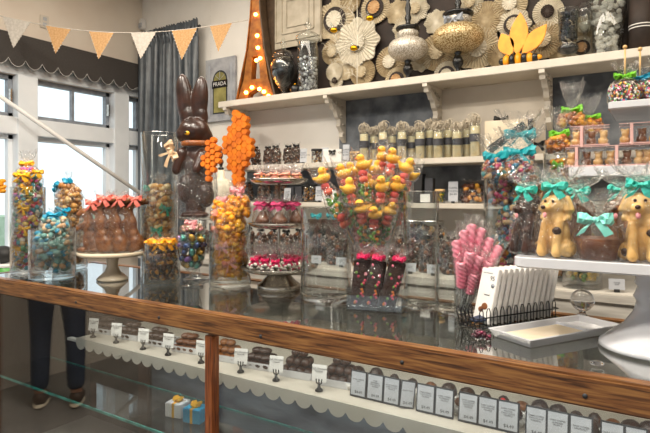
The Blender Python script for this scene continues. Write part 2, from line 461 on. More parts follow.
# window wall (left)
mull = [2.177 - .83 * k for k in range(-1, 9)]     # post centres along the wall
z_sill, z_b0, z_b1, z_head = .98, 1.89, 2.02, 2.34
b = MB()
b.box((UW - .08, (VF + VB) / 2, z_sill / 2), (.16, VB - VF, z_sill))
b.box((UW - .08, (VF + VB) / 2, (z_head + ZC) / 2), (.16, VB - VF, ZC - z_head))
struct(b.build('wall_left', M['wallwin']))
b = MB()
b.box((UW - .05, (VF + VB) / 2, (z_b0 + z_b1) / 2), (.14, VB - VF, z_b1 - z_b0)); b.box((UW - .05, (VF + VB) / 2, z_head + .06), (.13, VB - VF, .12))
b.box((UW + .0, (VF + VB) / 2, z_sill + .01), (.2, VB - VF, .05))
for m_ in mull: b.box((UW - .05, m_, (z_sill + z_head) / 2), (.165, .15, z_head - z_sill))
struct(b.build('trim_1', M['trim'], bevel=.004))
n = 0
for m_ in mull:
    v0, v1 = m_ + .075, min(m_ + .83 - .075, VB)
    if v1 - v0 < .05: continue
    for (za, zb, split) in ((z_b1, z_head, True), (z_sill + .03, z_b0, False)):
        n += 1
        f = .035
        b = MB()
        x = UW - .07
        b.box((x, (v0 + v1) / 2, za + f / 2), (.05, v1 - v0, f)); b.box((x, (v0 + v1) / 2, zb - f / 2), (.05, v1 - v0, f))
        b.box((x, v0 + f / 2, (za + zb) / 2), (.05, f, zb - za)); b.box((x, v1 - f / 2, (za + zb) / 2), (.05, f, zb - za))
        if split and v1 - v0 > .4: b.box((x, (v0 + v1) / 2, (za + zb) / 2), (.04, .022, zb - za))
        o = struct(b.build('window_%d' % n, M['trim' if not split else 'greyr'], bevel=.002))
        MB().box((x - .02, (v0 + v1) / 2, (za + zb) / 2), (.006, v1 - v0 - .02, zb - za - .02)).build('window_pane', M['winglass'], o)
        if split and v1 - v0 > .4:
            MB().box((x + .05, v1 - .03, (za + zb) / 2), (.03, .012, .1)).build('window_handle', M['silver'], o)

# valance with scalloped edge (on the window wall)
pts = []; va, vb = -1.0, 3.2; zt, zb = 2.624, 2.435
k = int((vb - va) / .125)
for i in range(k):
    for j in range(6):
        t = (j / 6); pts.append((va + (i + t) * .125, zb - .055 * math.sin(PI * t) ** .7))
pts.append((vb, zb)); out = [(va, zt)] + pts + [(vb, zt)]
out = out[::-1]
b = MB()
mv = []
R = Matrix(((0, -1, 0, UW + .09), (1, 0, 0, 0), (0, 0, 1, 0), (0, 0, 0, 1)))
# strips so that every face stays convex
for i in range(len(pts) - 1):
    (a0, z0), (a1, z1) = pts[i], pts[i + 1]
    b.add([(UW + .09, a0, z0), (UW + .09, a1, z1), (UW + .09, a1, zt), (UW + .09, a0, zt), (UW + .075, a0, z0), (UW + .075, a1, z1), (UW + .075, a1, zt), (UW + .075, a0, zt)],
          [(0, 1, 2, 3), (7, 6, 5, 4), (0, 4, 5, 1), (3, 2, 6, 7)])
b.box((UW + .04, (va + vb) / 2, zt - .01), (.09, vb - va, .02))
va_o = tag(b.build('valance', M['valance']), 'charcoal cloth valance with scalloped lower edge above the windows', 'valance')
# white piping along the scallops
MB().tube([(UW + .093, p[0], p[1]) for p in pts], .002, 5).build('piping', M['card'], va_o)

# curtain in the corner, gathered folds
def curtain(u0, u1, v, z0, z1):
    b = MB(); n = 96; rows = [z0, .6, 1.2, 1.8, z1 - .16, z1 - .11, z1 - .07, z1]
    vs = []; fs = []
    for r, z in enumerate(rows):
        t = (z - z0) / (z1 - z0)
        for i in range(n + 1):
            q = i / n
            fold = .045 * math.sin(q * 2 * PI * 9 + .5 * math.sin(q * 9)) * (1 - .35 * t) + .012 * math.sin(q * 2 * PI * 23 + z)
            if r >= 5: fold = (.018 if r != 6 else .03) * math.sin(q * 2 * PI * 21 + math.sin(q * 31))
            vs.append((u0 + (u1 - u0) * q + .012 * math.sin(z * 2 + q * 7), v + fold, z + (.008 * math.sin(q * 160) if r == 7 else 0)))
    for r in range(len(rows) - 1):
        for i in range(n):
            a = r * (n + 1) + i; fs.append((a, a + 1, a + n + 2, a + n + 1))
    b.add(vs, fs, 0, True); return b
c = tag(curtain(-4.0, on_v(198, 60, 3.13).x, 3.13, .06, 2.9).build('curtain', M['curtain']), 'grey satin curtain hanging in gathered folds beside the windows', 'curtain')
m = c.modifiers.new('t', 'SOLIDIFY'); m.thickness = .004
MB().tube([(-4.05, 3.13, 2.835), (on_v(200, 60, 3.13).x, 3.13, 2.835)], .012, 10).build('curtain_rod', M['blackm'], c)

p = on_u(44, 22, UW); o = tag(MB().box((UW + .006, p.y, p.z), (.012, .07, .1)).build('outlet_plate', M['shelf'], bevel=.003), 'small white plate on the taupe wall above the windows', 'switch plate')
for dz in (-.022, .022): MB().box((UW + .013, p.y, p.z + dz), (.004, .03, .025)).build('socket', M['cardg'], o)
p = on_v(139, 24, 3.2); o = tag(MB().box((-4.055, 3.224, p.z), (.06, .05, .1)).build('motion_sensor', M['card'], bevel=.01), 'small white motion sensor high in the room corner', 'sensor')
MB().box((-4.055, 3.197, p.z - .015), (.04, .006, .04)).build('lens', M['cardg'], o)

# white pole slanting across the windows
a = P(-70, 48, 3.475); c2 = P(150, 200, 4.4)
o = tag(MB().tube([a, c2], .016, 12).build('white_pole', M['card']), 'long white pole slanting down across the windows', 'pole')
MB().tube([c2, c2 + (c2 - a).normalized() * .03], .02, 12).build('end_cap', M['cardg'], o)

# ---- back wall boards
b = MB(); b.box(((on_v(340, 100, 3.25).x + on_v(436, 100, 3.25).x) / 2, 3.245, 1.9), (on_v(436, 100, 3.25).x - on_v(340, 100, 3.25).x, .012, .5))
b.box((-.4, 3.245, 1.52), (4.8, .011, .24))
xr = on_v(546, 60, 3.25).x
b.box(((xr + 3.1) / 2, 3.244, 1.9), (3.1 - xr, .012, .5))
struct(b.build('trim_2', M['slate']))
xa, xb = on_v(436, 100, 3.25).x, xr
struct(MB().box(((xa + xb) / 2, 3.243, 1.9), (xb - xa, .013, .5)).build('trim_3', M['beige']))
# dark board behind the paper rosettes
xa = on_v(272, 50, 3.25).x
o = tag(MB().box(((xa + 2.6) / 2, 3.238, 2.68), (2.6 - xa, .02, 1.02)).build('display_board', M['brownboard']), 'dark brown board behind the paper rosettes', 'board')

# ================================================================ wall shelves
SF = 2.97
def wall_shelf(name, u0, u1, ztop, t, label, depth=.28):
    b = MB().box(((u0 + u1) / 2, SF + depth / 2, ztop - t / 2), (u1 - u0, depth, t))
    return tag(b.build(name, M['shelf'], bevel=.003), label, 'shelf')
ZT, ZM, ZL = 2.147, 1.652, 1.383
ul = on_v(218, 104, SF).x
wall_shelf('wall_shelf', ul, 3.0, ZT, .045, 'long white wall shelf, the topmost, carrying the ornaments')
ul2 = on_v(224, 167, SF).x
wall_shelf('wall_shelf', ul2, 3.0, ZM, .035, 'white wall shelf in the middle, under the raffia topped tubes')
wall_shelf('wall_shelf', ul2, 3.0, ZL, .03, 'lowest white wall shelf, with bags and price signs on it')
# ornate brackets
def bracket_mesh():
    # profile in the plane across the wall: x = distance from wall, z down from shelf
    pr = [(0, 0), (.2, 0), (.2, -.02), (.185, -.03), (.18, -.05), (.165, -.05), (.155, -.04), (.14, -.06), (.125, -.085), (.11, -.08), (.1, -.1), (.085, -.13), (.065, -.145), (.06, -.17), (.07, -.19), (.05, -.21), (.035, -.23), (.04, -.26), (.02, -.28), (0, -.3)]
    pr = [(x * 1.28, z) for x, z in pr]
    b = MB()
    Q = Matrix(((0, 1, 0, 0), (-1, 0, 0, 0), (0, 0, 1, 0), (0, 0, 0, 1)))
    b.prism(pr, .03, Q)
    for (x, z, r) in ((.15, -.028, .014), (.105, -.04, .018), (.055, -.06, .026), (.05, -.12, .018), (.03, -.18, .013), (.025, -.235, .009)):
        pts = [(sd, -(x * 1.25 + r * math.cos(t) * (1 - t / 14)), z + r * math.sin(t) * (1 - t / 14)) for sd in (.018,) for t in [i * .7 for i in range(12)]]
        b.tube(pts, .004, 5)
        b.tube([(-q[0], q[1], q[2]) for q in pts], .004, 5)
    return b
br = None
for k, (px, lab) in enumerate(((244, 'white scrolled shelf bracket near the left end of the top shelf'), (342, 'white scrolled shelf bracket beside the left edge of the slate panel'), (438, 'white scrolled shelf bracket above the raffia topped tubes'), (549, 'white scrolled shelf bracket behind the lime green bows'))):
    u = on_v(px, 100, 3.2).x
    if br is None:
        br = tag(bracket_mesh().build('shelf_bracket', M['shelf'], None, (u, 3.23, ZT - .045)), lab, 'bracket', 'brackets under the top wall shelf'); o = br
    else:
        o = br.copy(); col.objects.link(o); o.location = (u, 3.23, ZT - .045); o['label'] = lab

# ================================================================ back counter
BV = 2.42; BZ = 1.03
b = MB()
b.box((-.3, (BV + VB - .03) / 2, BZ - .02), (5.6, VB - BV - .03, .04))
cb = tag(b.build('back_counter', M['greywood'], bevel=.004), 'weathered white plank back counter along the rear wall', 'counter')
b = MB()
for k in range(7): b.box((-.3, BV + .03, BZ - .1 - k * .125), (5.5, .03, .117))
b.build('plank_front', M['greywood'], cb)
MB().box((-.3, BV + .08, .05), (5.5, .06, .1)).build('plinth', M['blackm'], cb)

M['backdrop'] = pm('dark_brown_backdrop', '#2c2623', '#3a332f', 5, .5)
# ================================================================ display case
CL, CR = -2.62, .9
CF, CBK = 1.166, 1.766
case = thing('display_case', 'long oak framed glass display case topped with dark reflecting glass', 'display case', ((CL + CR) / 2, (CF + CBK) / 2, 0))
cx, cy = (CL + CR) / 2, (CF + CBK) / 2
def cpart(mb, name, mt, bevel=0, parent=None):
    o = mb.build(name, mt, parent or case, bevel=bevel)
    if parent is None: o.location = (-cx, -cy, 0)
    return o
cpart(MB().box((cx, CF + .02, TOP - .032), (CR - CL, .04, .064)), 'front_rail', M['oak'], .005)
cpart(MB().box((cx, CBK - .02, TOP - .03), (CR - CL, .04, .06)), 'back_rail', M['oak'], .004)
for x in (CL + .02, CR - .02): cpart(MB().box((x, cy, TOP - .035), (.04, CBK - CF - .08, .068)), 'end_rail', M['oaky'], .004)
for u in (on_v(212.5, 350, 1.19).x, CL + .02, .62, on_v(-7, 350, 1.19).x):
    cpart(MB().box((u, CF + .022, .62), (.032, .032, .76)), 'front_post', M['oakz'], .002)
for u in (CL + .02, on_v(323, 410, 1.74).x, CR - .02):
    cpart(MB().box((u, CBK - .03, .6), (.04, .03, .8)), 'rear_post', M['oakz'], .002)
cpart(MB().box((cx, cy, .1), (CR - CL, CBK - CF, .2)), 'base', M['oak'], .006)
cpart(MB().box((cx, cy, TOP - .006), (CR - CL - .084, CBK - CF - .084, .007)), 'top_pane', M['topglass'])
cpart(MB().box((cx, CF + .03, .6), (CR - CL - .08, .005, .79)), 'front_pane', M['frontglass'])
cpart(MB().box((CL + .02, cy, .6), (.012, CBK - CF - .08, .79)), 'end_panel', M['backdrop'])  # opaque dark end, added so reflections in the front glass dominate
# plugs (dowel marks) along the rail
for px, py in ((402, 357), (585, 386), (260.7, 328), (159, 304), (76, 303 - 8)):
    p = on_v(px, py + 0, CF)
    cpart(MB().tube([(p.x, CF + .002, TOP - .04), (p.x, CF - .0015, TOP - .04)], .005, 10), 'screw_plug', M['ink'])
# inner white shelf with scalloped lip
SZ = .847; SV = 1.28
SL = on_v(77, 330, SV).x
cpart(MB().box(((SL + .86) / 2, (SV + 1.70) / 2, SZ - .008), (.86 - SL, 1.70 - SV, .016)), 'inner_shelf', M['shelf'], .002)
b = MB(); pitch = .058; x = SL
while x < .85:
    n_ = 6
    for j in range(n_):
        t0, t1 = j / n_, (j + 1) / n_
        z0 = SZ - .024 - .02 * math.sin(PI * t0) ** .6; z1 = SZ - .024 - .02 * math.sin(PI * t1) ** .6
        xa, xb = x + t0 * pitch, x + t1 * pitch
        b.add([(xa, SV - .004, z0), (xb, SV - .004, z1), (xb, SV - .004, SZ + .001), (xa, SV - .004, SZ + .001), (xa, SV, z0), (xb, SV, z1), (xb, SV, SZ + .001), (xa, SV, SZ + .001)],
              [(0, 1, 2, 3), (7, 6, 5, 4), (0, 4, 5, 1), (3, 2, 6, 7)])
    x += pitch
cpart(b, 'scalloped_edge', M['lip'])
# white grooved rear panels above the shelf
b = MB(); x = SL
while x < .84:
    b.box((x + .045, CBK - .06, .925), (.086, .014, .15)); x += .092
cpart(b, 'rear_panel', M['lip'])
dx_ = on_v(150, 380, 1.70).x
cpart(MB().box(((CL + .04 + dx_) / 2, CBK - .05, .52), (dx_ - CL - .04, .012, .6)), 'rear_backdrop', M['backdrop'])  # dark backdrop added to keep the view through the front glass dark
cpart(MB().box(((CR - .04 + dx_) / 2, CBK - .05, .52), (CR - .04 - dx_, .012, .6)), 'rear_backdrop', M['streak'])  # backdrop with the bluish floor reflection painted into its colour
cpart(MB().box((dx_ - .05, CBK - .062, .52), (.07, .012, .6)), 'door_stile', M['brownstile'])
# lower glass shelf with green edge and floor of the case
cpart(MB().box((cx, 1.349, .623), (CR - CL - .1, .27, .008)), 'glass_shelf', M['caseglass'])
cpart(MB().box((cx, 1.212, .623), (CR - CL - .1, .004, .009)), 'shelf_edge', M['glassedge'])
cpart(MB().box((cx, 1.486, .623), (CR - CL - .1, .003, .007)), 'shelf_edge', M['glassedge'])
cpart(MB().box((cx, cy, .225), (CR - CL - .06, CBK - CF - .06, .05)), 'case_floor', M['floor'])

# strip lamp under the front rail
MB().box((cx - cx, CF + .055 - cy, TOP - .025), (CR - CL - .2, .02, .012)).build('fill_strip', M['card'], case)
sl_ = area('case_fill_light', (cx + .3, CF + .07, TOP - .035), 2.6, 4.2, (1, .95, .86), rot=(.5, 0, 0), sy=.02)

MB().box((0, SV + .03 - cy, SZ - .024), (CR - CL - 1.0, .02, .01)).build('fill_strip', M['card'], case)  # second strip, added to brighten the streaked rear panel
area('case_fill_light', (cx + .3, SV + .03, SZ - .032), 2.6, 4.0, (.86, .93, 1), rot=(.75, 0, 0), sy=.02)  # cool fill light of the added strip under the inner shelf
# ================================================================ generic makers
def glass_prof(r, h, t=.003, base=.012, foot=None):
    return [(0, 0), (r - .004, 0), (r, .004), (r, h - .002), (r - t / 2, h), (r - t, h - .002), (r - t, base + .004), (r - t - .006, base), (0, base)]

def vase(label, loc, r, h, name='glass_vase', group=None, mat='glass', n=40, base=.012, cat='vase'):
    o = MB().lathe(glass_prof(r, h, base=base), n).build(name, M[mat], None, loc)
    return tag(o, label, cat, group)

def bow_mesh(w=.05, h=.022, g=None, tails=True):
    g = g or rnd; w *= .8; h *= .85
    b = MB()
    for s in (-1, 1):
        n = 7; vs = []; fs = []; m = 8
        for i in range(n):
            t = i / (n - 1)
            hh = h * (.22 + .95 * t ** .6) * (1 if i < n - 1 else .8); tt = .008 + .011 * math.sin(PI * t)
            for j in range(m):
                a = 2 * PI * j / m
                vs.append((s * w * t * g.uniform(.92, 1.08), tt * math.sin(a) * g.uniform(.4, 1.5), hh * math.cos(a) * g.uniform(.7, 1.15) + .25 * h * t))
        for i in range(n - 1):
            for j in range(m):
                j2 = (j + 1) % m; q = (i * m + j, i * m + j2, (i + 1) * m + j2, (i + 1) * m + j)
                fs.append(q if s > 0 else q[::-1])
        fs.append(tuple((n - 1) * m + j for j in range(m)) if s > 0 else tuple((n - 1) * m + j for j in range(m))[::-1])
        b.add(vs, fs, 0, False)
        if tails:
            a = g.uniform(.5, 1.1)
            p0 = Vector((0, -.008, 0)); p1 = Vector((s * w * .5 * math.sin(a) * 1.4, -.012, -h * 1.3)); p2 = p1 + Vector((s * w * .25, .002, -h * .9))
            e = Vector((.008, 0, .004))
            b.add([p0 - e * .5, p0 + e * .5, p1 + e, p1 - e, p2 - e * 1.1, p2 + e * 1.1], [(0, 1, 2, 3), (3, 2, 5, 4)])
            b.add([q + Vector((0, .0015, 0)) for q in (p0 - e * .5, p0 + e * .5, p1 + e, p1 - e, p2 - e * 1.1, p2 + e * 1.1)], [(3, 2, 1, 0), (4, 5, 2, 3)])
    b.ell((0, -.004, 0), (h * .42, .011, h * .5), 10, 6)
    return b

def film_mesh(w, d, zb, zn, zf, fr=None, seg=36, g=None, sq=.75, neck=.010, rows=5, lean=0, pl=9):
    """clear wrapper: rounded body from zb up to the tied neck zn, pleated fan up to zf"""
    g = g or rnd
    fr = fr or w * .75
    vs = []; fs = []
    ph = g.uniform(0, 6)
    levels = [(0, zb, .9), (0, zb + .004, 1.0)]
    for i in range(1, rows + 1):
        t = i / rows
        levels.append((0, zb + (zn - zb) * (.12 + .80 * t), math.sqrt(max(0, 1 - (t * .93) ** 3.2)) * 1.0 + .02))
    levels.append((1, zn, 0)); levels.append((2, zn + .012, .15)); levels.append((2, zn + (zf - zn) * .5, .62)); levels.append((2, zf, 1))
    for li, (k, z, s) in enumerate(levels):
        for j in range(seg):
            a = 2 * PI * j / seg
            ca, sa = math.cos(a), math.sin(a)
            ex = abs(ca) ** sq * (1 if ca > 0 else -1); ey = abs(sa) ** sq * (1 if sa > 0 else -1)
            if k == 0:
                q = s * (1 + g.uniform(-.035, .035)); x, y = ex * w * q + lean * (z - zb), ey * d * q
            elif k == 1: x, y = ca * neck + lean * (z - zb), sa * neck
            else:
                q = neck + (fr - neck) * s * (1 + .16 * math.sin(a * pl + ph)); x, y = ca * q + lean * (z - zb), sa * q * (.35 + .5 * d / w)
                z_ = z + (g.uniform(-.012, .012) if s == 1 else 0) + .1 * fr * math.cos(2 * a) * s
                vs.append((x, y, z_)); continue
            vs.append((x, y, z + g.uniform(-.001, .001)))
    L = len(levels)
    for i in range(L - 1):
        for j in range(seg):
            j2 = (j + 1) % seg; fs.append((i * seg + j, i * seg + j2, (i + 1) * seg + j2, (i + 1) * seg + j))
    fs.append(tuple(range(seg))[::-1])
    b = MB(); b.add(vs, fs[:-1], 0, False); b.add([vs[j] for j in range(seg)], [tuple(range(seg))[::-1]])
    return b

def fill_mesh(rx, ry, z0, z1, n, size, g=None, flat=1.0, sub=(7, 5), jit=.18, taper=.25):
    g = g or rnd
    b = MB()
    for i in range(n):
        z = g.uniform(z0 + size * .5, z1); t = (z - z0) / max(1e-6, z1 - z0)
        k = (1 - taper * t ** 3) * (g.random() ** .32)
        a = g.uniform(0, 2 * PI)
        s = size * g.uniform(.7, 1.15)
        R = Matrix.Rotation(g.uniform(0, 6.28), 4, Vector((g.uniform(-1, 1), g.uniform(-1, 1), g.uniform(-1, 1) + .01)).normalized())
        b.ell((rx * k * math.cos(a), ry * k * math.sin(a), z), (s, s * g.uniform(.7, 1), s * flat * g.uniform(.6, 1)), sub[0], sub[1], M=R, jit=jit, rg=g)
    return b

def treat(name, label, cat, loc, w, d, h, fan, bowm, content, contm, rz=0, group=None, bow=None, lean=0, tilt=0, contname='candies', stuff=True, fr=None, cz=0, tails=True):
    """a clear bag of sweets tied with a bow. h: height to the knot, fan: height of the flare"""
    t = thing(name, label, cat, loc, rz, group, rot=(tilt, 0, rz) if tilt else None)
    film_mesh(w, d, 0, h, h + fan, fr, lean=lean).build('wrapper', M['film'], t)
    if content:
        o = content.build(contname, contm, t, (0, 0, cz))
        if stuff: o['kind'] = 'stuff'
    if bowm:
        bw = bow or (w * 1.15, w * .5)
        bow_mesh(*bw, tails=tails).build('bow', bowm, t, (lean * h, -.008, h))
    return t

def nuggets(w, d, h, size, dens=1.0, **k):
    n = int(1.1 * dens * (w * d * h * 3.1) / (size ** 3 * 4.2))
    n = max(14, min(190, n))
    return fill_mesh(w * .9, d * .9, .003, h * .93, n, size, **k)

LEVELS = {1: ['in the middle'], 2: ['the lower one', 'the upper one'], 3: ['the lowest', 'in the middle', 'the highest'], 4: ['the lowest', 'second from the bottom', 'second from the top', 'the highest']}
def stack_bags(name, label, cat, cx, cy, z0, R, levels, bowm, contm, size, group, bw=.05, h=.1, lift=.012, seedn=1, dens=1.0, fan=.045, top_out=None, n_proto=3, per=2, lift_h=.8):
    """bags packed level on level in a glass vase"""
    g = random.Random(seedn)
    protos = []
    for k in range(levels):
        for q in range(per):
            a = g.uniform(-.25, .25) + (PI * q) + (k % 2) * PI / 2 * (per > 1) + .4
            off = (R - bw - .006) if per > 1 else 0
            loc = (cx + off * math.cos(a), cy + off * math.sin(a), z0 + lift + k * h * lift_h + g.uniform(0, .01) + (.02 if q else 0))
            rz = g.uniform(-.7, 1.5)
            lb = label + ', ' + LEVELS[levels][k]
            if per > 1:
                side = 'left' if math.cos(a) < -.5 else ('right' if math.cos(a) > .5 else ('back' if math.sin(a) > 0 else 'front'))
                lb = label + ', ' + (LEVELS[levels][k].replace('the ', '').replace(' one', '') + ' level, ' if levels > 1 else 'at the ') + side
            if len(protos) < n_proto:
                t = treat(name, lb, cat, loc, bw, bw * .85, h, fan, bowm, nuggets(bw, bw * .85, h, size, dens, g=g), contm, rz, group, bow=(bw * .75, bw * .32))
                bo = [c for c in t.children if c.name.startswith('bow')][0]; bo.location = (0, -bw * .82, h * .8); bo.scale = (.62, .7, .7); bo.rotation_euler = (0, g.uniform(-.5, .5), 0)
                protos.append(t)
            else: dup(g.choice(protos), loc, rz, lb)

# ================================================================ objects on the counter, left to right
ctr = lambda px, py: on_z(px, py, TOP)

# 1 tall vase of pastel candy bags with golden bows
p = ctr(28, 272.5)
vase('tall clear cylinder vase holding candy bags with golden bows, at the left end', (p.x, p.y, TOP), .074, .40)
stack_bags('candy_bag', 'golden bow bag of multicoloured candy in leftmost vase', 'candy bag', p.x, p.y, TOP, .07, 4, M['yellowr'], M['mixa'], .0125, 'golden bow candy bags in the leftmost vase', bw=.066, h=.125, per=1, seedn=3, dens=1.1, fan=.03, n_proto=3, lift_h=.74)
t = treat('candy_bag', 'bag of multicoloured candy with a golden bow, topmost of the leftmost vase, fan standing up', 'candy bag', (p.x, p.y, TOP + .392), .062, .055, .115, .06, M['yellowr'], nuggets(.062, .055, .1, .012, 1.1), M['mixa'], .2, bow=(.05, .016), fr=.042)
bow_mesh(.045, .016).build('bow', M['yellowr'], t, (.03, -.055, .06), .5)
bow_mesh(.03, .013).build('bow', M['yellowr'], t, (.085, -.02, .075), .5)

# 2 short wide vase of teal and tan candy
p = ctr(52.5, 277.5)
vase('short wide clear vase full of teal and tan candy bags, nearest the left end', (p.x, p.y, TOP), .095, .215)
stack_bags('candy_bag', 'cyan bow bag of teal candy inside short wide vase', 'candy bag', p.x, p.y, TOP, .09, 1, M['blue'], M['mixb'], .0145, 'cyan bow candy bags in the short wide vase', bw=.047, h=.12, per=2, seedn=5, dens=1.2, n_proto=2)
t = treat('candy_bag', 'large cyan bow bag of teal candy filling upper half of short wide vase', 'candy bag', (p.x, p.y, TOP + .085), .087, .082, .13, .03, M['blue'], nuggets(.086, .08, .135, .0155, 1.2, flat=.8), M['mixb'], .1, bow=(.045, .018), fr=.03)
t = treat('candy_bag', 'pale candy bag with a cyan bow heaped above the rim of the short wide vase', 'candy bag', (p.x + .005, p.y + .01, TOP + .2), .064, .056, .075, .03, M['blue'], nuggets(.062, .055, .07, .0145, 1.2), M['mixb'], .5, bow=(.04, .014), fr=.03)

# 3 taller vase of nut bags with teal bows
p = ctr(70, 268)
vase('clear cylinder vase of nut bags standing behind the short wide vase', (p.x, p.y, TOP), .08, .26)
stack_bags('nut_bag', 'cyan bow bag of caramel nuts behind short wide vase', 'nut bag', p.x, p.y, TOP, .074, 3, M['blue'], M['nuts'], .016, 'cyan bow nut bags at the left', bw=.071, h=.11, per=1, seedn=8, n_proto=2)
t = treat('nut_bag', 'bag of caramel nuts with two cyan bows heaped highest beside the golden bow bags', 'nut bag', (p.x - .01, p.y, TOP + .27), .075, .06, .16, .05, M['blue'], nuggets(.075, .06, .15, .016, 1.2), M['nuts'], -.2, bow=(.055, .018), fr=.02)
bow_mesh(.05, .016).build('bow', M['blue'], t, (-.075, -.03, .13), -.6, rot=(0, -.5, -.2))
bow_mesh(.05, .015).build('bow', M['blue'], t, (.06, -.05, .02), .5)

# 4 cream cake stand with chocolate bunnies
p = ctr(112.5, 279.5)
zs = .117
def cake_stand(label, loc, R, H, br_, mat, name='cake_stand'):
    t = thing(name, label, 'cake stand', loc)
    MB().lathe([(0, H - .008), (R * .5, H - .012), (R * .96, H - .012), (R, H - .006), (R, H + .004), (R * .985, H + .006), (R * .96, H), (0, H)], 48).build('plate', mat, t)
    MB().lathe([(0, 0), (br_, 0), (br_ * 1.0, .006), (br_ * .85, .016), (br_ * .5, .035), (br_ * .36, H * .5), (br_ * .4, H * .8), (br_ * .62, H - .012), (0, H - .012)], 40).build('pedestal', mat, t)
    return t
cake_stand('cream ceramic cake stand carrying the wrapped chocolate bunnies', (p.x, p.y, TOP), .14, zs, .064, M['creamc'])
def bunny(k):
    return [('e', (.004, 0, .05), (.034, .030, .056)), ('e', (-.002, 0, .105), (.028, .026, .048)), ('e', (-.006, 0, .14), (.02, .02, .03)), ('e', (-.02, 0, .166), (.031, .022, .022)), ('e', (-.046, 0, .16), (.016, .015, .013)),
            ('t', [(-.002, .008, .178), (.03, .012, .196), (.066, .016, .196)], [.011, .014, .008]), ('t', [(-.004, -.008, .178), (.028, -.012, .2), (.06, -.014, .206)], [.011, .014, .008]),
            ('t', [(-.016, -.016, .12), (-.044, -.018, .1)], [.012, .011]), ('t', [(-.016, .016, .12), (-.044, .018, .1)], [.012, .011]), ('e', (.022, 0, .036), (.034, .034, .036)), ('e', (-.026, 0, .01), (.032, .028, .012)), ('e', (.056, 0, .035), (.014, .014, .014))]
labs = ['wrapped milk chocolate bunny at the left of the cream cake stand, ears low', 'wrapped milk chocolate bunny second from the left on the cream cake stand', 'wrapped milk chocolate bunny second from the right on the cream cake stand', 'wrapped milk chocolate bunny at the right edge of the cream cake stand']
pos = [(-.07, -.03, .95), (-.015, -.035, 1.06), (.035, -.025, 1.04), (.078, .0, 1.02)]
bun = None
for k, (dx, dy, sc_) in enumerate(pos):
    loc = (p.x + dx * CS - 0 * SN, p.y + dx * SN + dy, TOP + zs + .004)
    if bun is None:
        bun = thing('chocolate_bunny', labs[k], 'chocolate bunny', loc, .5, 'wrapped bunnies on the cream stand')
        blobby('body', bunny(0), M['caramel'], bun, .0035, 3)
        film_mesh(.058, .036, -.002, .205, .235, .045, lean=.06, g=random.Random(2)).build('wrapper', M['film'], bun)
        bow_mesh(.038, .016, random.Random(5)).build('bow', M['coral'], bun, (.022, -.018, .21))
        bun.scale = (sc_ * 1.0, sc_, sc_ * 1.04)
    else:
        dup(bun, loc, .5 + .08 * (k - 1.5), labs[k], scale=(sc_ * 1.0, sc_, sc_ * (1.0 + .015 * k)))

# 5 tall vase D, empty above
p = ctr(159.5, 277)
vase('very tall clear cylinder vase, empty at the top, in front of the grey curtain', (p.x, p.y, TOP), .079, .635)
stack_bags('nut_bag', 'sea green bow bag of golden nuts in very tall vase', 'nut bag', p.x, p.y, TOP, .073, 4, M['seag'], M['nutl'], .0145, 'sea green bow nut bags in the very tall vase', bw=.07, h=.12, per=1, seedn=12, n_proto=3, lift_h=.78)
# 6 short vase E with orange bows
p = ctr(162, 283.5)
vase('small clear vase of chocolate bark bags with orange yellow bows', (p.x, p.y, TOP), .073, .17)
bag6 = None
for k in range(5):
    a = k * 2 * PI / 5 + .3
    loc = (p.x + .038 * math.cos(a), p.y + .038 * math.sin(a), TOP + .014)
    if bag6 is None:
        bag6 = treat('bark_bag', 'clear bag of chocolate bark tied with an orange yellow bow, in the small clear vase', 'candy bag', loc, .027, .027, .155, .03, M['orange'], nuggets(.027, .026, .145, .010, 1.6), M['nutsd'], a, 'orange bow bark bags', bow=(.034, .016))
    else: dup(bag6, loc, a + PI / 2)
# 7 goblet of foil eggs
p = ctr(192, 286)
o = MB().lathe([(0, 0), (.044, 0), (.045, .004), (.02, .01), (.007, .02), (.006, .035), (.013, .043), (.006, .052), (.02, .062), (.042, .085), (.055, .13), (.062, .205), (.0605, .207), (.059, .203), (.052, .13), (.04, .09), (.018, .068), (0, .064)], 36).build('glass_goblet', M['glass'], None, (p.x, p.y, TOP))
tag(o, 'stemmed clear goblet filled with foil wrapped eggs', 'goblet')
g = random.Random(4); egg = None
for k in range(46):
    lv = k // 9; z = .088 + lv * .026; R_ = [.026, .036, .041, .045, .046, .04][lv]
    a = (k % 9) * 2 * PI / 8 + lv * .4; rr = R_ if k % 9 else 0
    loc = (p.x + rr * math.cos(a), p.y + rr * math.sin(a), TOP + z + g.uniform(-.004, .004))
    if egg is None:
        egg = []
        for ci, (cn, cl) in enumerate((('olive', 'eggs'),)): pass
        cols_ = [('olive', '#6f7c3c'), ('navy', '#3f4f78'), ('gold', '#b08a3a'), ('purple', '#7a5a90'), ('teal', '#4f8f86')]
        for cn, hx in cols_:
            mt = pm(cn + '_foil', hx, hx, 30, .22, metal=.6, bump=.3)
            e = MB().ell((0, 0, 0), (.0125, .0125, .017), 12, 8).build('foil_egg', mt, None, (0, 0, -50))
            tag(e, cn + ' foil wrapped chocolate egg in the stemmed goblet', 'candy egg', 'foil eggs in the goblet'); egg.append(e)
        used = set()
    e = egg[k % 5] if k % 5 not in used else None
    if e is not None: used.add(k % 5)
    else:
        e = egg[g.randrange(5)].copy(); col.objects.link(e)
    e.location = loc; e.rotation_euler = (g.uniform(0, 3), g.uniform(0, 3), 0)
t = treat('candy_bag', 'small pink bow bag of pink candy on top of the foil eggs', 'candy bag', (p.x, p.y, TOP + .215), .05, .04, .035, .02, M['pink'], nuggets(.05, .04, .028, .0085, 1.2), islands('pink_tan', ['#c87a80', '#b89070', '#8a6a4a', '#d8a0a0'], .4), .2, bow=(.03, .012))

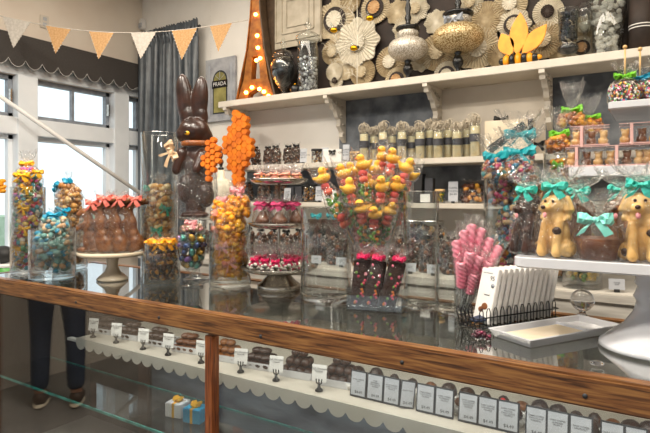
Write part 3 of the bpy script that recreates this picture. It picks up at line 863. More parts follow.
# 8 giant dark chocolate bunny on a clear pedestal
p = ctr(196, 279.5)
pt = thing('glass_pedestal', 'tall fluted clear glass pedestal under the giant chocolate bunny', 'pedestal', (p.x, p.y, TOP))
MB().lathe([(0, 0), (.055, 0), (.056, .006), (.03, .014), (.016, .03), (.014, .06), (.022, .09), (.03, .16), (.045, .255), (.043, .256), (.02, .16), (.0, .15)], 24, rf=lambda a, i, z: 1 + .05 * math.cos(a * 12) if z > .02 else 1).build('stem', M['glass'], pt)
MB().lathe([(0, .256), (.066, .256), (.068, .262), (.066, .268), (0, .268)], 32).build('plate', M['glass'], pt)
z0 = TOP + .268
bt = thing('giant_chocolate_bunny', 'giant dark chocolate bunny in cellophane with upright ears and tan bow', 'chocolate bunny', (p.x, p.y, z0), .55)
sh = [('e', (.0, 0, .05), (.045, .045, .055)), ('e', (.01, 0, .13), (.062, .055, .085)), ('e', (.012, 0, .23), (.068, .056, .09)), ('e', (.005, 0, .3), (.055, .05, .05)), ('e', (-.04, -.03, .12), (.03, .03, .06)),
      ('e', (.05, -.03, .09), (.035, .035, .05)), ('e', (-.005, -.01, .365), (.068, .058, .056)), ('e', (-.045, -.02, .35), (.036, .038, .034)), ('e', (.03, .0, .345), (.042, .045, .04)),
      ('e', (-.052, .012, .5), (.037, .026, .118), RY(-.10)), ('e', (-.04, .01, .43), (.034, .028, .06)),
      ('e', (.014, .01, .495), (.036, .025, .112), RY(.08)), ('e', (.016, .01, .43), (.034, .028, .06)), ('e', (-.02, .02, .47), (.03, .02, .08)),
      ('t', [(-.05, -.03, .27), (-.07, -.045, .2)], [.026, .022]), ('t', [(.04, -.045, .26), (.02, -.07, .2)], [.024, .02]), ('e', (-.02, -.04, .01), (.034, .05, .014)), ('e', (.03, -.04, .01), (.034, .05, .014))]
blobby('body', sh, M['dark'], bt, .005, 3)
film_mesh(.088, .078, -.002, .30, .325, .09, g=random.Random(9), neck=.06).build('wrapper', M['film'], bt)
MB().lathe([(.054, -.012), (.062, -.008), (.062, .008), (.054, .012)], 28).build('collar_ribbon', pm('brown_orange_ribbon', '#8a4a1a', '#a05a22', 20, .4), bt, (0, -.003, .312))
bow_mesh(.06, .032, random.Random(1)).build('bow', M['tanr'], bt, (-.095, -.03, .275), rot=(0, .9, -.5))
MB().ell((-.02, -.066, .352), (.011, .007, .009), 10, 6).build('candy_eye', M['yellowr'], bt)
MB().ell((-.025, -.0725, .354), (.005, .004, .005), 8, 6).build('pupil', M['black'], bt)

# 9 orange honeycomb ornaments
def honeycomb(name, label, cells, loc, rz, s):
    t = thing(name, label, 'ornament', loc, rz)
    b = MB()
    for (i, j, dz) in cells:
        x = i * s * 1.5; z = j * s * 1.732 + (i % 2) * s * .866
        pr = [(x + s * 1.0 * math.cos(a * PI / 3), z + s * 1.0 * math.sin(a * PI / 3)) for a in range(6)]
        b.prism(pr, s * 1.8 + dz * s * 30, T(0, 0, 0))
    b.build('cells', M['honey'], t, bevel=.003)
    return t
Yc = 2.95
p = on_v(241, 148, 2.95)
g = random.Random(3)
cells = [(i, j, g.uniform(0, .03)) for i in range(-3, 4) for j in range(-6, 6) if (abs(i + .5) * .9 + abs(j) * .42 < 3.0 and not (i < -2 and j > 2)) or (i in (-1, 0, 1) and j in (4,)) or (i in (-1, 0) and j == -5)]
t = honeycomb('honeycomb_ornament', 'large orange honeycomb ornament hanging behind the chocolate bunny', cells, (p.x, p.y, p.z), .2, .027)
MB().tube([(0, 0, .2), (0, .02, ZT - p.z - .05)], .0008, 5).build('hanging_thread', M['thread'], t)
p = P(209, 161, 2.08)
cells = [(i, j, g.uniform(0, .02)) for i in range(-1, 3) for j in range(-3, 4) if abs(i - .5) + abs(j - i * .5) * .5 < 2.1]
t = honeycomb('honeycomb_ornament', 'small orange honeycomb ornament just right of the chocolate bunny', cells, (p.x, p.y, p.z), .35, .0135)
MB().tube([(.01, 0, .06), (.0, .0, ZC - p.z - .0)], .0008, 5).build('hanging_thread', M['thread'], t)

# 10 small dress form on the back counter
p = on_v(221, 190, 2.85)
t = thing('dress_form', 'small cream dress form with lace bodice and black finial', 'dress form', (p.x, p.y, BZ), .4)
MB().lathe([(0, 0), (.09, 0), (.09, .012), (.02, .02), (.012, .03), (.012, .25), (0, .25)], 24).build('base', M['blackm'], t)
k_ = .001
MB().lathe([(0, .24), (.075, .245), (.08, .28), (.06, .35), (.078, .42), (.09, .46), (.075, .50), (.035, .525), (.026, .54), (.026, .585), (.0, .59)], 28, sy=.65).build('torso', M['creamc'], t)
MB().lathe([(.083, .27), (.064, .35), (.082, .42), (.094, .46), (.078, .503), (.05, .52)], 60, sy=.66, rf=lambda a, i, z: 1 + .03 * math.cos(a * 20)).build('lace_bodice', M['paper3'], t)
MB().lathe([(0, .588), (.02, .59), (.022, .602), (.008, .61), (.014, .63), (.02, .645), (.014, .66), (.008, .67), (.015, .69), (.013, .71), (0, .725)], 20).build('finial', M['black'], t)

# 11 vase of yellow popcorn bags with pink bows
p = ctr(230, 285)
vase('clear vase packed with yellow candy bags tied with pink bows', (p.x, p.y, TOP), .083, .25, base=.018)
stack_bags('yellow_candy_bag', 'pink bow bag of bright yellow candy in its vase', 'candy bag', p.x, p.y, TOP + .006, .078, 4, M['peach'], M['popy'], .0135, 'yellow candy bags with pink bows', bw=.073, h=.09, per=1, seedn=21, dens=1.3, n_proto=4, fan=.02, lift_h=.72)
for k, (dx, dy, dz, lb) in enumerate(((-.035, .0, .255, 'yellow candy bag with pink bow leaning left on top of its vase'), (.032, .01, .275, 'yellow candy bag with pink bow standing highest on top of its vase'))):
    treat('yellow_candy_bag', lb, 'candy bag', (p.x + dx, p.y + dy, TOP + dz), .052, .046, .085 + .02 * k, .03, M['pink'], nuggets(.05, .045, .085, .013, 1.5), M['popy'], .3 * k, 'yellow candy bags with pink bows', bow=(.035, .016))
for k, (px, pz) in enumerate(((224, 238), (240, 262), (222, 268))):
    q = P(px, pz, 2.03)
g = random.Random(31)

# 12 three tier pewter tray
p = ctr(279, 288.5); TX, TY = p.x, p.y
t = thing('tiered_tray', 'three tiered pewter serving stand with flared foot', 'tiered stand', (TX, TY, TOP))
def tray_prof(R, z, dp=.018): return [(0, z), (R * .8, z), (R * .96, z + dp * .6), (R, z + dp), (R * .99, z + dp + .002), (R * .94, z + dp * .8), (R * .78, z + .004), (0, z + .004)]
MB().lathe([(0, 0), (.083, 0), (.084, .016), (.08, .019), (.066, .03), (.048, .05), (.036, .068), (0, .07)], 44).build('foot', M['silver'], t)
for R_, z in ((.150, .068), (.118, .236), (.112, .404)): MB().lathe(tray_prof(R_, z), 48).build('tray', M['silver'], t)
MB().lathe([(0, .07), (.006, .07), (.006, .15), (.01, .155), (.006, .16), (.006, .33), (.01, .335), (.006, .34), (.006, .41), (0, .41)], 14).build('pole', M['silver'], t)
# bottom: clear bags with magenta bows
g = random.Random(15); pb = None
mixp = islands('green_and_white_sweets', ['#5a8a3a', '#e0dcd0', '#c8c0b0', '#a83a5a', '#d8d0c8'], .4)
for k in range(11):
    a = k * 2 * PI / 11 + .1; R_ = .095 if k % 2 else .075
    loc = (TX + R_ * math.cos(a), TY + R_ * math.sin(a), TOP + .077)
    if pb is None: pb = treat('sweet_bag', 'little magenta bow bag of sweets on the bottom tier of the pewter stand', 'candy bag', loc, .031, .025, .04, .055, M['magenta'], nuggets(.03, .024, .036, .008), mixp, a, 'magenta bow bags on the bottom tier', bow=(.02, .011), fr=.04)
    else: dup(pb, loc, g.uniform(-.6, .6))
# middle: wrapped chocolate cones with hot pink bows
pb = None
for k in range(5):
    a = k * 2 * PI / 5 - .9; R_ = .066
    loc = (TX + R_ * math.cos(a), TY + R_ * math.sin(a), TOP + .244)
    if pb is None:
        pb = thing('wrapped_chocolate', 'wrapped chocolate cone with a hot pink bow, on the middle tier of the pewter stand', 'wrapped chocolate', loc, 0, 'wrapped cones on the middle tier'); pb.scale = (1.3, 1.3, 1.12)
        film_mesh(.033, .028, 0, .072, .098, .028, sq=1).build('wrapper', M['film'], pb)
        blobby('chocolate', [('e', (0, 0, .018), (.026, .02, .018)), ('t', [(0, 0, .02), (0, 0, .055)], [.02, .007])], M['choc'], pb, .003, 2)
        bow_mesh(.021, .010).build('bow', M['hotpink'], pb, (0, -.008, .073))
    else: dup(pb, loc, g.uniform(-.5, .5))
# top tier: pink bows bags
pb = None
for k in range(14):
    a = k * 2 * PI / 9 + .2; R_ = .078 if k < 9 else .035
    loc = (TX + R_ * math.cos(a), TY + R_ * math.sin(a), TOP + .412)
    if pb is None: pb = treat('sweet_bag', 'small peach bow bag of chocolates on the top tier of the pewter stand', 'candy bag', loc, .024, .02, .026, .04, M['peach'], nuggets(.022, .019, .024, .007), M['nutsd'], a, 'peach bow bags on the top tier', bow=(.018, .009), fr=.026)
    else: dup(pb, loc, g.uniform(-.8, .8))

# 13 empty jar
p = ctr(326, 298)
o = vase('empty clear glass cylinder vase right of the pewter stand', (p.x, p.y, TOP), .089, .318, base=.02)

# 14 trumpet vase of duck lollipops
p = ctr(372, 300); DX, DY = p.x, p.y
o = MB().lathe([(0, 0), (.05, 0), (.052, .006), (.045, .012), (.042, .03), (.045, .08), (.055, .15), (.075, .24), (.1, .31), (.118, .335), (.116, .336), (.097, .31), (.072, .24), (.052, .15), (.042, .08), (.039, .03), (.03, .016), (0, .014)], 44).build('trumpet_vase', M['glass'], None, (DX, DY, TOP))
tag(o, 'clear trumpet shaped vase holding the duck lollipops', 'vase')
ducks = [(323, 178.5, -.02), (344, 174, .03), (353, 172, .07), (363, 165, 0), (349, 189, -.04), (383, 157, .06), (393, 159, .02), (406, 168, -.01), (410, 176, .05), (382, 187, -.05), (397, 187, -.03), (362, 209, -.07), (375, 215, -.08), (389, 211, -.06), (370, 184, .02), (376, 170, .05)]
protoL = None; g = random.Random(6)
Yd = 1.824
def duck_parts(t):
    b = blobby('duck', [('e', (0, 0, 0), (.024, .017, .0155)), ('e', (-.007, 0, .022), (.0135, .0135, .0135)), ('t', [(.015, 0, .002), (.028, 0, .012)], [.010, .004])], M['yellow'], t, .0022, 1)
    MB().ell((-.02, -.003, .021), (.007, .006, .003), 8, 6).build('beak', M['beak'], b)
    for s in (-1, 1): MB().ell((-.014, s * .0105, .027), (.0022,) * 3, 6, 5).build('eye', M['black'], b)
for k, (px, py, dd) in enumerate(ducks):
    tip = P(px, py, Yd + dd)
    base = Vector((DX + g.uniform(-.018, .018), DY + g.uniform(-.015, .015), TOP + .03))
    d = tip - base; L = d.length
    q = Vector((0, 0, 1)).rotation_difference(d.normalized())
    if protoL is None or k == 1:
        t = thing('duck_lollipop', '', 'lollipop', tip, 0, 'yellow duck lollipops in the trumpet vase')
        duck_parts(t)
        b = MB()
        gg = random.Random(k + 2)
        for j in range(2): b.ell((gg.uniform(-.006, .006), 0, -.026 - j * .018), (.015, .014, .011), 9, 6, jit=.15, rg=gg)
        b.build('coral_jelly', M['coralc'], t)['kind'] = 'stuff'
        b = MB()
        for j in range(26): b.ell((gg.uniform(-.017, .017), gg.uniform(-.015, .015), -.062 - j * .0024), (.0065,) * 3, 6, 5, jit=.2, rg=gg)
        b.build('green_candies', M['greenc'], t)['kind'] = 'stuff'
        b = MB()
        for j in range(2): b.ell((0, 0, -.135 - j * .022), (.016, .015, .013), 9, 6, jit=.15, rg=gg)
        b.build('coral_jelly', M['coralc'], t)['kind'] = 'stuff'
        MB().tube([(0, 0, -.015), (0, 0, -.31)], .0022, 6).build('stick', M['stick'], t)
        film_mesh(.033, .028, -.2, -.0, .055, .034, seg=16, g=gg, neck=.03).build('wrapper', M['film'], t)
        protoL = t
    else:
        t = dup(protoL, tip)
    t.rotation_mode = 'XYZ'
    e = (q.to_matrix() @ Matrix.Rotation(.5 + g.uniform(-.9, .9) + (PI if g.random() < .3 else 0), 3, 'Z')).to_euler()
    t.rotation_euler = e
    s_ = min(1, L / .32); t.scale = (1.1, 1.1, 1.1 * 1.0) if L > .352 else (1.1, 1.1, L / .315)
    where = ['leaning furthest out to the left', 'high at the left, under the wall shelf', 'third along the top row from the left', 'high in the middle', 'in the left half, below the top row', 'topmost, left of the highest pair', 'topmost, right of the highest pair', 'high at the right', 'at the far right edge', 'in the centre right, left of its neighbour', 'in the centre right, right of its neighbour', 'in the lowest row, leftmost', 'in the lowest row, lowest of all', 'in the lowest row, rightmost', 'in the very centre', 'just behind the highest pair'][k]
    t['label'] = 'yellow duck lollipop ' + where

# 15 acrylic box of chocolate bark slabs
ax = thing('acrylic_box', 'small clear acrylic box of wrapped chocolate slabs in front of the duck lollipops', 'acrylic box', (-.762, 1.512, TOP), .2)
b = MB(); W2, D2, H2, t_ = .088, .042, .068, .003
b.box((0, 0, t_ / 2), (W2 * 2, D2 * 2, t_)); b.box((0, -D2, H2 / 2), (W2 * 2, t_, H2)); b.box((0, D2, H2 / 2), (W2 * 2, t_, H2)); b.box((-W2, 0, H2 / 2), (t_, D2 * 2, H2)); b.box((W2, 0, H2 / 2), (t_, D2 * 2, H2))
b.build('box_walls', M['glass'], ax)
sl = None
for k in range(6):
    R_ = Matrix.Rotation(.18, 4, 'Z')
    off = R_ @ Vector((-.062 + (k % 3) * .046, -.018 + (k // 3) * .03, .006))
    loc = Vector((-.762, 1.512, TOP)) + off
    rot = (0, [.10, .16, .26][k % 3], .18 + [.3, -.1, .4][k % 3])
    if sl is None:
        sl = thing('chocolate_slab', '', 'chocolate slab', loc, 0, 'wrapped chocolate slabs in the acrylic box', rot=rot)
        MB().box((0, 0, .075), (.046, .014, .145)).build('slab', M['dark'], sl, bevel=.003)
        b = MB(); gg = random.Random(8)
        for j in range(16): b.ell((gg.uniform(-.02, .02), -.008, gg.uniform(.01, .14)), (.0045, .003, .0045), 6, 5, jit=.2, rg=gg)
        b.build('toppings', islands('bark_toppings', ['#e0506a', '#e88030', '#e07a90', '#6a9a3a', '#c83a5a'], .5), sl)['kind'] = 'stuff'
        film_mesh(.03, .013, 0, .158, .2, .034, sq=.5, g=gg).build('wrapper', M['film'], sl)
        bow_mesh(.021, .012, gg, tails=False).build('bow', M['magenta'], sl, (0, -.006, .158))
    else: sl = sl; d_ = dup(sl, loc, rot=rot)
    (sl if k == 0 else d_)['label'] = 'wrapped dark chocolate slab with magenta bow, ' + ['front left in the acrylic box', 'front middle in the acrylic box', 'front right in the acrylic box, leaning right', 'back left in the acrylic box', 'back middle in the acrylic box', 'back right in the acrylic box'][k]

# 16 tall cylinders
p = ctr(421, 306)
vase('tall empty clear cylinder vase right of the duck lollipops', (p.x, p.y, TOP), .057, .375, base=.012)
p = ctr(447, 311)
vase('narrower and shorter empty cylinder vase just left of the pink twists', (p.x, p.y, TOP), .036, .225, base=.012)

# 17 pink twist candies in cello sleeves, in a small glass
p = Vector((-.4916, 1.537, TOP))
o = MB().lathe(glass_prof(.025, .09, base=.008), 24).build('small_glass', M['glass'], None, p); tag(o, 'small narrow glass holding the pink candy twists', 'glass')
tops = [(456, 240), (464, 230), (472, 224), (482, 228), (490, 238), (499, 246), (461, 262), (470, 252), (480, 256), (489, 262), (474, 274)]
tw = None; g = random.Random(5)
for k, (px, py) in enumerate(tops):
    tip = P(px, py, 1.56 + (.03 if k < 6 else -.03))
    base = p + Vector((g.uniform(-.012, .012), g.uniform(-.012, .012), .02))
    d = tip - base; q = Vector((0, 0, 1)).rotation_difference(d.normalized())
    if tw is None:
        tw = thing('candy_twist', '', 'candy stick', tip, 0, 'pink candy twists')
        b = MB(); n = 30; vs = []; fs = []
        for i in range(n + 1):
            z = -.125 * i / n
            for j in range(12):
                a = 2 * PI * j / 12; r = .0115 * (1 + .2 * math.cos(3 * (a + z * 110))) * (1 if 0 < i < n else .5)
                vs.append((r * math.cos(a), r * math.sin(a), z))
        for i in range(n):
            for j in range(12): fs.append((i * 12 + j, (i + 1) * 12 + j, (i + 1) * 12 + (j + 1) % 12, i * 12 + (j + 1) % 12))
        b.add(vs, fs, 0, True); b.build('twist', M['pinkc'], tw)
        MB().tube([(0, 0, -.12), (0, 0, -.24)], .002, 6).build('stick', M['card'], tw)
        MB().lathe([(.003, -.23), (.008, -.2), (.015, -.15), (.017, -.06), (.017, .0), (.021, .03)], 14, smooth=False, rf=lambda a, i, z: 1 + .12 * math.cos(a * 5 + z * 40)).build('wrapper', M['film'], tw)
        t = tw
    else: t = dup(tw, tip)
    t.rotation_euler = q.to_euler()
    t.scale = (1.15, 1.15, min(1, d.length / .235))
    t['label'] = 'pink candy twist in a clear sleeve, ' + ['leaning furthest left', 'second from the left in the back row', 'tallest, in the middle of the back row', 'right of the tallest', 'second from the right in the back row', 'leaning furthest right', 'leftmost of the front row', 'highest of the front row', 'in the middle of the front row', 'rightmost of the front row', 'lowest of the bunch'][k]

# 18 wire rack with printed white bars
RD = Vector((.5145, .8575, 0)).normalized(); RL = Vector((-RD.y, RD.x, 0))
rk0 = Vector((-.41, 1.402, TOP)); rl, rw = .31, .07
ang = math.atan2(RD.y, RD.x)
rk = thing('wire_rack', 'black wire rack with looped sides holding the white chocolate bars', 'rack', rk0, ang)   # local x along, y to the left
b = MB()
for z in (.004, .03):
    b.tube([(0, 0, z), (rl, 0, z), (rl, rw, z), (0, rw, z), (0, 0, z)], .0018, 6)
for k in range(14):
    x = k * rl / 13
    b.tube([(x, 0, .004), (x, rw, .004)], .0012, 5)
b.build('base_frame', M['wire'], rk)
for side in (0, rw):
    b = MB()
    for k in range(12):
        x = .008 + k * (rl - .02) / 11.5
        b.tube([(x, side, .004), (x, side, .045), (x + .004, side, .055), (x + .009, side, .055), (x + .013, side, .045), (x + .013, side, .004)], .0014, 5)
    b.build('side_loops', M['wire'], rk)
b = MB()
for k in range(4):
    y = .006 + k * .016
    b.tube([(0, y, .004), (-.012, y, .045), (-.013, y + .004, .055), (-.013, y + .01, .055), (-.012, y + .014, .045), (0, y + .014, .004)], .0014, 5)
b.build('end_loops', M['wire'], rk)
tag(MB().ell((0, 0, .014), (.14, .030, .013), 30, 8, jit=.1).build('tissue_paper', M['tissue'], None, rk0 + RD * .15 + RL * .035 + Vector((0, 0, .006)), ang), 'crumpled navy tissue lining the black wire rack', 'tissue paper')

def text(parent, name, s, size, mtx, mat, align='CENTER'):
    c = bpy.data.curves.new(name, 'FONT'); c.body = s; c.size = size; c.align_x = align; c.align_y = 'CENTER'; c.extrude = .0002
    c.resolution_u = 2
    o = bpy.data.objects.new(name, c); col.objects.link(o); c.materials.append(mat)
    dg = bpy.context.evaluated_depsgraph_get()
    me = bpy.data.meshes.new_from_object(o.evaluated_get(dg)); bpy.data.objects.remove(o)
    o = bpy.data.objects.new(name, me); col.objects.link(o)
    if parent: o.parent = parent
    o.matrix_local = mtx
    return o
bar = None; nb = 12
for k in range(nb):
    loc = rk0 + RD * (.05 + k * .0205) + RL * (rw / 2) + Vector((0, 0, .008))
    rot = Matrix.Rotation(ang - PI / 2, 4, 'Z') @ Matrix.Rotation(-.26, 4, 'X')
    rt = rot.to_euler()
    lb = 'white boxed chocolate bar, ' + ('foremost in the wire rack, its printed face showing' if k == 0 else ['second', 'third', 'fourth', 'fifth', 'sixth', 'seventh', 'eighth', 'ninth', 'tenth', 'eleventh', 'twelfth'][k - 1] + ' from the front in the black wire rack')
    if bar is None:
        bar = thing('chocolate_bar_box', lb, 'chocolate bar', loc, 0, 'white bar boxes in the wire rack', rot=rt)
        MB().box((0, 0, .076), (.064, .014, .152)).build('box', M['card'], bar, bevel=.0015)
        fr_ = Matrix.Rotation(PI / 2, 4, 'X')
        text(bar, 'lettering', '95', .018, T(.014, -.0075, .124) @ fr_, M['ink'])
        text(bar, 'lettering', 'caramel', .0065, T(.004, -.0075, .078) @ fr_, M['ink'])
        text(bar, 'lettering', 'MILK CHOCOLATE', .0042, T(-.006, -.0075, .138) @ fr_, M['greyr'])
        MB().tube([(.02, -.0068, .105), (.02, -.0078, .105)], .0065, 20).build('round_seal', M['greyr'], bar)
        blobby('printed_candy', [('e', (.004, -.0072, .046), (.012, .0016, .010)), ('e', (-.008, -.0072, .036), (.010, .0016, .008))], M['caramel'], bar, .0015, 0)
    else: dup(bar, loc, rot=rt, label=lb)

tag(MB().ell((0, 0, .022), (.045, .03, .022), 10, 6).build('sugared_candy', M['plumpink'], None, (0, 0, 0)), 'maroon sugared candy cluster with pink tips lying before the wire rack', 'candy')
o = bpy.data.objects['sugared_candy']; me = fill_mesh(.026, .016, 0, .018, 60, .005, taper=.7)
bpy.data.objects.remove(o)
p = ctr(485, 339)
tag(me.build('sugared_candy', M['plumpink'], None, (p.x - .01, p.y, TOP)), 'maroon sugared candy cluster with pink tips lying before the wire rack', 'candy')

# 19 white tray
tr = thing('serving_tray', 'long low white serving tray on the glass counter before the cake stand', 'tray', (-.2255, 1.4807, TOP), math.atan2(.858, .5135))
b = MB(); tl, tw_, th = .345, .138, .020
b.box((0, 0, .003), (tl * .92, tw_ * .84, .006))
def rim(x0, y0, x1, y1, z0, z1, x0b, y0b, x1b, y1b, ins):
    pass
for (L_, W_, z0, z1) in ((tl, tw_, .0, th),):
    o1 = [(-L_ / 2 * .93, -W_ / 2 * .86), (L_ / 2 * .93, -W_ / 2 * .86), (L_ / 2 * .93, W_ / 2 * .86), (-L_ / 2 * .93, W_ / 2 * .86)]
    o2 = [(-L_ / 2, -W_ / 2), (L_ / 2, -W_ / 2), (L_ / 2, W_ / 2), (-L_ / 2, W_ / 2)]
    i2 = [(x * .955, y * .89) for x, y in o2]; i1 = [(x * .97, y * .94) for x, y in o1]
    vs = [(x, y, 0) for x, y in o1] + [(x, y, th) for x, y in o2] + [(x, y, th) for x, y in i2] + [(x, y, .005) for x, y in i1]
    fs = []
    for r in range(3):
        for j in range(4): fs.append((r * 4 + j, r * 4 + (j + 1) % 4, (r + 1) * 4 + (j + 1) % 4, (r + 1) * 4 + j))
    b.add(vs, fs)
b.box((.07, 0, .009), (.006, tw_ * .84, .008))
b.build('dish', M['white'], tr, bevel=.001)
o = tag(MB().box((0, 0, 0), (.19, .085, .003)).build('paper_slip', M['creamc'], None, (-.2255 - .043 * .5135, 1.4807 - .043 * .858, TOP + .009), math.atan2(.858, .5135)), 'cream paper slip lying in the long white tray', 'paper')

# 20 large white stand with oblong plate
bs = thing('cake_stand', 'large glossy white stand with oblong plate and turned pedestal at the right', 'cake stand', (-.004, 1.46, TOP))
H = .205
MB().lathe([(0, 0), (.12, 0), (.125, .004), (.122, .012), (.1, .03), (.07, .055), (.05, .085), (.043, .11), (.05, .122), (.046, .13), (.041, .145), (.048, .155), (.044, .165), (.055, .19), (0, .19)], 56).build('pedestal', M['white'], bs)
def rrect(hx, hy, r, n=6):
    pts = []
    for cx_, cy_, a0 in ((hx - r, hy - r, 0), (-hx + r, hy - r, PI / 2), (-hx + r, -hy + r, PI), (hx - r, -hy + r, 1.5 * PI)):
        for i in range(n + 1): a = a0 + i * PI / 2 / n; pts.append((cx_ + r * math.cos(a), cy_ + r * math.sin(a)))
    return pts
def slab(hx, hy, r, z0, z1, chamf=.004):
    b = MB(); rings = []
    for (s, z) in ((-chamf * 1.5, z0), (0, z0 + chamf), (0, z1 - chamf * .5), (-chamf * .5, z1)):
        rings.append([(x, y, z) for x, y in rrect(hx + s, hy + s, max(.001, r + s))])
    n = len(rings[0]); vs = sum(rings, []); fs = []
    for i in range(3):
        for j in range(n): fs.append((i * n + j, i * n + (j + 1) % n, (i + 1) * n + (j + 1) % n, (i + 1) * n + j))
    fs.append(tuple(range(n))[::-1]); fs.append(tuple(3 * n + j for j in range(n)))
    b.add(vs, fs); return b
slab(.298, .14, .03, .186, .212).build('plate', M['white'], bs)
PZ = TOP + .212

# 21 wrapped chocolate puppies
def puppy_shapes():
    return [('e', (0, 0, .05), (.03, .027, .05)), ('e', (0, -.004, .088), (.024, .022, .03)), ('e', (-.002, -.006, .122), (.027, .025, .027)), ('e', (-.008, -.03, .114), (.014, .016, .012)),
            ('t', [(.024, -.002, .135), (.033, -.004, .108), (.031, -.006, .092)], [.01, .012, .008]), ('t', [(-.024, -.002, .135), (-.033, -.004, .108), (-.031, -.006, .092)], [.01, .012, .008]),
            ('t', [(-.016, -.02, .08), (-.018, -.032, .04), (-.018, -.036, .012)], [.011, .010, .012]), ('t', [(.016, -.02, .08), (.018, -.032, .04), (.018, -.036, .012)], [.011, .010, .012]),
            ('e', (-.03, -.008, .02), (.018, .026, .02)), ('e', (.03, -.008, .02), (.018, .026, .02)), ('t', [(.02, .02, .02), (.04, .03, .03)], [.01, .006])]
def puppy(label, loc, rz, mat, spot, bowm, s=1):
    t = thing('chocolate_puppy', label, 'chocolate puppy', loc, rz, 'wrapped chocolate puppies on the white stand')
    d = blobby('body', puppy_shapes(), mat, t, .003, 2)
    MB().ell((-.009, -.046, .117), (.006, .005, .005), 10, 6).build('nose', spot, d)
    for sx in (-.013, .006): MB().ell((sx, -.029, .131), (.0035, .003, .004), 8, 6).build('eye', spot, d)
    MB().ell((-.008, -.04, .099), (.005, .004, .007), 8, 6).build('tongue', M['pink'], d)
    MB().ell((.018, -.034, .062), (.011, .008, .010), 8, 6, jit=.1).build('bone', spot, d)
    MB().ell((-.03, -.03, .02), (.01, .009, .01), 8, 6, jit=.1).build('paw_spot', spot, d)
    film_mesh(.046, .044, -.001, .162, .215, .062, sq=.7).build('wrapper', M['film'], t)
    bow_mesh(.037, .014).build('bow', bowm, t, (0, -.012, .164))
    t.scale = (s, s, s)
    return t
def onp(px, v): 
    q = on_v(px, 250, v); return (q.x, v, PZ + .001)
puppy('wrapped dark chocolate puppy with aqua bow, leftmost on the white stand', onp(529, 1.42), -.45, M['dark'], M['dark2'], M['aqua'], .97)
puppy('wrapped tan white chocolate puppy with aqua bow, between dark puppy and mint bow basket', onp(557, 1.38), -.35, M['tan'], M['dark'], M['aqua'], 1.02)
puppy('wrapped tan white chocolate puppy with aqua bow at the right edge of the white stand', onp(641, 1.38), .1, M['tan'], M['dark'], M['aqua'], 1.04)
puppy('wrapped dark chocolate puppy with sea green bow, behind the mint bow basket', onp(580, 1.50), -.3, M['choc'], M['dark2'], M['aqua'], .95)
puppy('wrapped caramel chocolate puppy with aqua bow, behind right of the mint bow basket', onp(622, 1.52), -.1, M['caramel'], M['dark2'], M['aqua'], .98)
t = thing('chocolate_basket', 'wrapped milk chocolate basket with a large pale mint bow', 'chocolate basket', onp(599, 1.375), -.1)
MB().lathe([(0, 0), (.04, 0), (.047, .03), (.052, .048), (.049, .05), (.044, .035), (0, .03)], 28, rf=lambda a, i, z: 1 + .02 * math.cos(14 * a)).build('basket', M['choc'], t)
b = MB(); b.tube([(.046 * math.cos(a), 0, .045 + .05 * math.sin(a)) for a in [i * PI / 10 for i in range(11)]], .005, 8); b.build('handle', M['choc'], t)
film_mesh(.06, .052, -.001, .095, .16, .06, sq=.8).build('wrapper', M['film'], t)
bow_mesh(.045, .018).build('bow', M['mint'], t, (0, -.04, .092))

# glass ball stopper
t = thing('glass_ball_stopper', 'solid clear glass ball stopper standing behind the white tray', 'stopper', (-.195, 1.742, TOP))
MB().ell((0, 0, .047), (.033, .033, .033), 32, 20).build('ball', M['crystal'], t)
MB().lathe([(0, 0), (.014, 0), (.014, .004), (.009, .01), (.009, .017), (0, .017)], 20).build('neck', M['crystal'], t)
# tiny glass disc near rail
p = ctr(597, 366)
tag(MB().ell((0, 0, .006), (.014, .014, .006), 20, 10).build('glass_gem', M['crystal'], None, (p.x, p.y, TOP)), 'small flat clear glass gem on the counter at the foot of the white stand', 'gem')
# ================================================================ back counter: vases and tiered stand
# vase of jewel coloured bags with teal bows
p = on_v(511, 240, 2.58); VX, VY = p.x, p.y
vase('large clear vase of jewel coloured candy bags with turquoise bows, behind the pink twists', (VX, VY, BZ + .002), .125, .53, base=.015)
stack_bags('candy_bag', 'turquoise bow bag of jewel coloured candy in large vase', 'candy bag', VX, VY, BZ, .12, 3, M['teal'], M['mixm'], .016, 'turquoise bow bags in the large vase', bw=.062, h=.18, per=2, seedn=41, n_proto=3, fan=.04, lift_h=.85)
for k, (dx, dy, dz, s, lb) in enumerate(((-.06, -.03, .475, .09, 'leaning left over the rim'), (.05, -.05, .46, .095, 'standing in front over the rim'), (.03, .05, .52, .08, 'rising highest at the back'))):
    treat('candy_bag', 'wide fanned turquoise bow bag %s of the large vase' % lb, 'candy bag', (VX + dx, VY + dy, BZ + dz), s * .8, s * .65, .11 + .03 * k, .11, M['teal'], nuggets(s * .8, s * .65, .1, .015, 1.1), M['mixm'], -.5 + .4 * k, 'turquoise bow bags in the large vase', bow=(.09, .03), fr=.11)

# vase with lime bows
p = on_v(563, 200, 2.72)
vase('tall clear vase of amber candy bags tied with lime green bows', (p.x, p.y, BZ + .002), .088, .60, base=.015)
stack_bags('candy_bag', 'lime bow bag of amber candy in tall vase', 'candy bag', p.x, p.y, BZ, .082, 4, M['lime'], M['mixo'], .015, 'lime bow bags in the tall vase', bw=.07, h=.165, per=1, seedn=44, n_proto=2, fan=.03)
for k, (px, py, fh, lb) in enumerate(((560, 152, .1, 'low at the left, over the vase rim'), (572, 128, .11, 'standing tallest over the vase rim'), (589, 135, .08, 'at the right, beside the pink ribbon boxes'))):
    q = on_v(px, py, 2.72 + .07 * k)
    treat('candy_bag', 'lime bow bag of amber candy, ' + lb, 'candy bag', (q.x, q.y, q.z), .07, .055, .085, fh + .03, M['lime'], nuggets(.068, .05, .08, .016, 1.2), M['mixo'], .3 * k - .3, 'lime bow bags in the tall vase', bow=(.06, .022), fr=.055)

